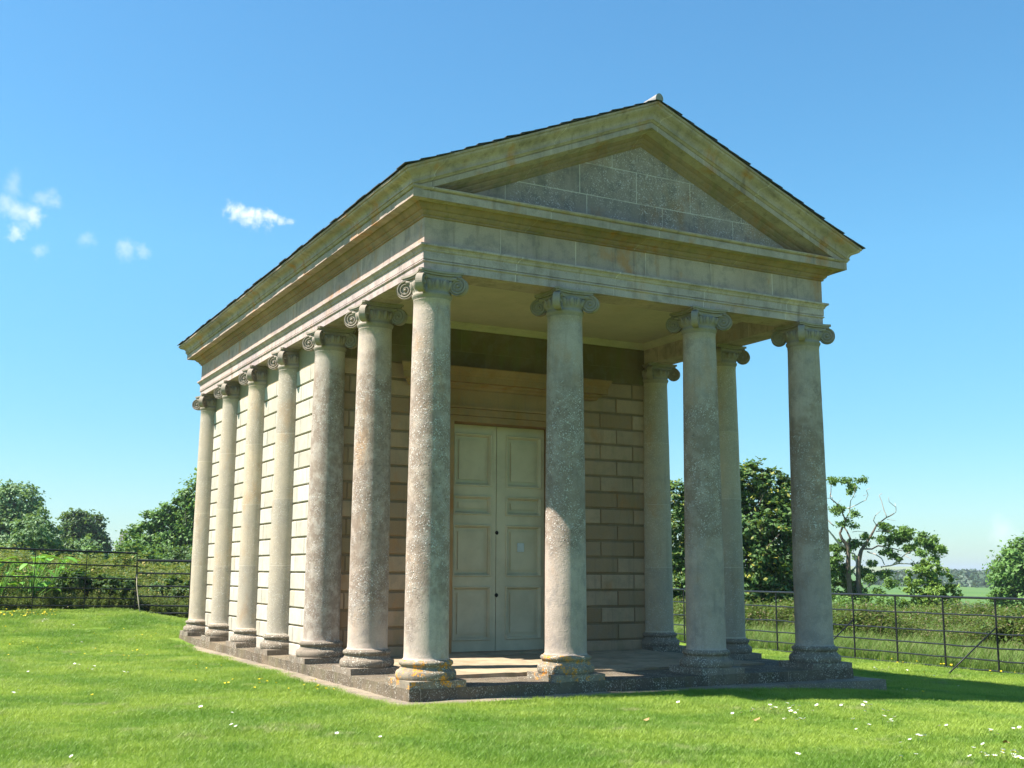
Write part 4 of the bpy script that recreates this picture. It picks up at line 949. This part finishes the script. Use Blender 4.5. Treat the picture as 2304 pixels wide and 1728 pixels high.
# ================================================================== FLOWERS, LEAVES
def flower(name, mat, r, h, pet, cup):
    mb = MB(); vs = []; fs = []
    mb.tube([(0, 0, 0), (.004, .002, h*.6), (0, 0, h)], .0018, 4)
    for k in range(pet):
        a = 2*math.pi*k/pet; b = math.pi/pet*.9; c0 = Vector((0, 0, h)); n = len(mb.v)
        P_ = [c0, Vector((r*.6*math.cos(a-b), r*.6*math.sin(a-b), h+cup*.6)), Vector((r*math.cos(a), r*math.sin(a), h+cup)), Vector((r*.6*math.cos(a+b), r*.6*math.sin(a+b), h+cup*.6))]
        mb.add(P_, [(0, 1, 2, 3)])
    mb.ell((0, 0, h+.003), r*.28, r*.28, .006)
    me = mb.build(name, mat); me.data.materials.append(M['yellow'] if name == 'daisy' else M['leaf_mid']); me.data.materials.append(M['leaf_mid'])
    ps = me.data.polygons; tn = 4*2+2
    for i, p in enumerate(ps):
        if i < tn: p.material_index = 2 if name == 'daisy' else 1
        if i >= tn+pet and name == 'daisy': p.material_index = 1
    return me
def scatter_flowers(proto, pts, label, cat, group, sc=1., seed=0):
    g_ = random.Random(seed)
    for i, (x, y) in enumerate(pts):
        o = proto if (i == 0 and not proto.get('used')) else proto.copy()
        if o is not proto: C.objects.link(o)
        proto['used'] = 1
        o.location = (x, y, ground_z(x, y)+.0); s_ = sc*g_.uniform(.75, 1.2); o.scale = (s_, s_, s_); o.rotation_euler = (g_.uniform(-.4, .4), g_.uniform(-.5, .1), g_.uniform(0, 6))
        tag(o, label, cat, group)
BUTTER_A = [(-1.62,5.15),(-1.54,5.47),(-1.48,4.99),(-1.26,5.15),(-2.1,3.09),(-2.01,2.98),(-1.81,2.55),(-1.79,2.47),(-1.58,2.96),(-1.35,2.55),(-1.35,2.34),(-1.46,2.12),(-1.3,2.63),(-1.28,1.96),(-1.25,1.51),(-1.35,1.1),(-0.75,2.84),(-0.98,1.66),(-0.7,2.31),(-0.67,2.3),(-0.68,2.16),(-0.96,1.35),(-0.99,1.17),(-0.86,1.43),(-0.94,1.01),(-0.77,1.21),(-1.67,1.66),(-2.12,4.55),(-1.83,4.86),(-3.63,1.49),(-2.77,8.77),(-2.47,8.66),(-2.39,10.0),(-2.23,9.29),(-2.27,7.87),(-2.12,8.02),(-1.87,9.29),(-1.73,9.31),(-1.82,8.36),(-1.81,7.9),(-1.45,8.92),(-2.28,7.3),(-2.59,6.4),(-3.35,10.46),(-3.39,9.9),(-2.75,10.79),(-3.15,10.4),(-3.84,10.97),(-3.55,11.56),(-3.62,9.7),(-4.0,9.02),(-3.01,8.68),(-3.59,13.3),(-3.71,13.9),(-2.63,14.06),(-2.0,12.09),(-1.65,13.37),(-1.36,13.33),(-2.11,12.52),(-2.03,12.58),(-1.33,11.94),(-1.17,12.08),(-1.01,12.04),(-0.86,12.24)]
BUTTER_B = [(12.86,5.29),(13.27,5.52),(13.73,5.61),(12.75,4.52),(13.08,4.62),(13.49,4.73),(13.58,4.14),(13.46,3.93),(13.6,3.85),(13.41,3.69),(12.77,2.24),(12.49,1.99),(13.11,2.25),(13.03,1.94),(11.49,2.62),(6.75,-1.57),(10.08,1.35),(7.31,-0.68)]
BUTTER_C = [(x-.3, 15.9+(y-17.8)*.55) for x, y in [(-3.26,18.05),(-2.39,19.02),(-2.76,18.69),(-2.63,18.03),(-3.17,19.91),(-2.35,18.6),(-2.32,19.73),(-2.87,18.16),(-3.16,17.87),(-2.16,19.58),(-3.35,18.61),(-2.2,18.72),(-3.1,18.8),(-3.29,19.3),(-2.84,18.6),(-3.04,19.24),(-3.1,18.74),(-2.92,19.85),(-2.37,18.35),(-2.53,19.23),(-2.23,17.82),(-3.2,18.99),(-2.54,18.11),(-2.22,18.6),(-2.4,18.17),(-3.02,18.44),(-2.36,17.89),(-2.78,18.37),(-3.29,19.24),(-2.38,18.69),(-3.18,18.52),(-2.55,18.19),(-2.91,18.7),(-2.8,18.06),(-2.72,18.8),(-2.68,19.72),(-3.35,18.29),(-2.2,18.26),(-2.83,19.33),(-2.84,17.7),(-2.44,18.45),(-2.26,19.09),(-2.83,17.75),(-2.67,18.64),(-3.06,18.52),(-2.07,19.67),(-2.48,17.95),(-2.34,18.07),(-2.4,18.43),(-2.68,18.71),(-3.36,17.97),(-2.62,19.21),(-2.76,18.62),(-2.92,18.9),(-2.74,18.35)]]
DAISY_A = [(-3.17,6.67),(-3.16,6.42),(-3.23,6.25),(-3.13,5.63),(-3.06,5.67),(-3.11,5.31),(-2.83,4.51),(-2.7,4.55),(-2.56,10.98),(-2.8,15.06),(-2.88,14.82),(-2.77,15.16),(-2.48,14.26),(-2.32,14.24),(-2.28,14.1),(-2.19,13.88),(-1.9,18.17),(-4.48,2.22),(-4.37,2.71),(-2.76,-0.24),(-2.55,-0.66),(-2.78,-1.69),(-2.77,-1.8),(-2.06,-2.65),(-1.77,-3.01),(-3.99,5.35),(-4.39,-2.9)]
DAISY_B = [(3.01,-2.8),(2.81,-3.01),(2.81,-3.1),(3.34,-2.68),(2.99,-3.05),(2.98,-3.19),(3.27,-2.93),(3.35,-2.89),(3.06,-3.23),(2.89,-3.34),(2.81,-3.38),(2.47,-3.61),(2.43,-3.64),(2.44,-3.88),(2.4,-3.94),(2.57,-3.9),(2.25,-3.1),(2.43,-3.06),(2.51,-3.05),(2.54,-3.09),(3.58,-2.99),(3.21,-3.28),(4.02,-2.86),(3.96,-2.95),(4.15,-3.05),(4.24,-3.0),(4.14,-3.13),(3.76,-3.48),(4.13,-3.24),(3.9,-3.59),(4.02,-3.57),(2.88,-4.23),(2.8,-4.47),(2.88,-4.46),(3.34,-4.15),(3.22,-4.35),(3.37,-4.27),(3.52,-4.19),(3.25,-4.37),(3.48,-4.8),(3.55,-4.79),(3.52,-4.85),(2.72,-5.2),(2.44,-5.38),(2.62,-5.38),(2.25,-5.44),(2.6,-5.3),(3.54,-5.32),(3.56,-5.35),(3.54,-5.39),(4.04,-5.18),(4.21,-5.14),(2.86,-5.84),(2.5,-5.99),(2.4,-6.17),(2.43,-6.17),(2.18,-6.27),(2.25,-6.37),(2.23,-6.43),(2.54,-6.23),(2.54,-6.25),(2.62,-6.27),(2.65,-6.29),(2.45,-6.42),(2.38,-6.49),(2.42,-6.51),(2.41,-6.55),(1.63,-6.0),(1.78,-6.02),(2.58,-4.58),(2.25,-2.13),(0.81,-5.65),(11.55,4.0),(11.21,3.62),(12.0,4.07),(11.75,3.38),(9.62,0.24),(7.47,-0.65),(11.13,2.09)]
bc = flower('buttercup', M['yellow'], .018, .070, 5, .011); dz = flower('daisy', M['petal'], .021, .070, 9, .013)
scatter_flowers(bc, BUTTER_A, 'small yellow buttercup in the lawn left of the temple', 'buttercup', 'buttercups in the left lawn', 1.15, 1)
scatter_flowers(bc, BUTTER_C, 'yellow buttercup in the dense patch by the left fence', 'buttercup', 'buttercups along the left fence', 1.5, 2)
scatter_flowers(bc, BUTTER_B, 'yellow buttercup in the lawn near the right fence', 'buttercup', 'buttercups near the right fence', 1.4, 3)
scatter_flowers(dz, DAISY_A, 'white daisy in the lawn left of the temple', 'daisy', 'daisies in the left lawn', 1.15, 4)
scatter_flowers(dz, DAISY_B, 'white daisy in the lawn in front of the right end of the temple', 'daisy', 'daisies in the right lawn', 1.15, 5)
for o in (bc, dz):
    if 'used' in o: del o['used']
for o in bpy.data.objects:
    if 'used' in o: del o['used']
for i, (x, y, lb) in enumerate([(2.24, -3.48, 'dry brown leaf among the daisies before the steps'), (1.19, -2.98, 'dry brown leaf on the grass before the second column'), (3.24, -5.74, 'dry brown leaf near the bottom right of the lawn')]):
    mb = MB(); g_ = random.Random(i); n = 10
    P_ = [(0, 0, .012)]+[(.035*math.cos(6.28*k/n)*(1+.35*(k % 2)), .024*math.sin(6.28*k/n)*(1+.35*(k % 2)), .012*g_.uniform(-.5, 1.4)) for k in range(n)]
    mb.add(P_, [(0, 1+k, 1+(k+1) % n) for k in range(n)]); o = mb.build('dry_leaf', M['dry'], None, (x, y, ground_z(x, y)+.045)); o.rotation_euler = (.2, -.3, g_.uniform(0, 6)); tag(o, lb, 'leaf')

# ================================================================== AIR
hz = bpy.data.materials.new('haze'); hz.use_nodes = True; ht = hz.node_tree; ht.nodes.clear()
ho = ht.nodes.new('ShaderNodeOutputMaterial'); pv = ht.nodes.new('ShaderNodeVolumePrincipled')
pv.inputs['Color'].default_value = (.80, .88, 1, 1); pv.inputs['Density'].default_value = .00024; pv.inputs['Anisotropy'].default_value = .3
ht.links.new(pv.outputs[0], ho.inputs['Volume'])
mb = MB(); mb.box(-4900, 4900, -4900, 4900, -8.5, 32); hb_ = mb.build('haze', hz); tag(hb_, kind='stuff', label='thin blue summer haze over the far fields')
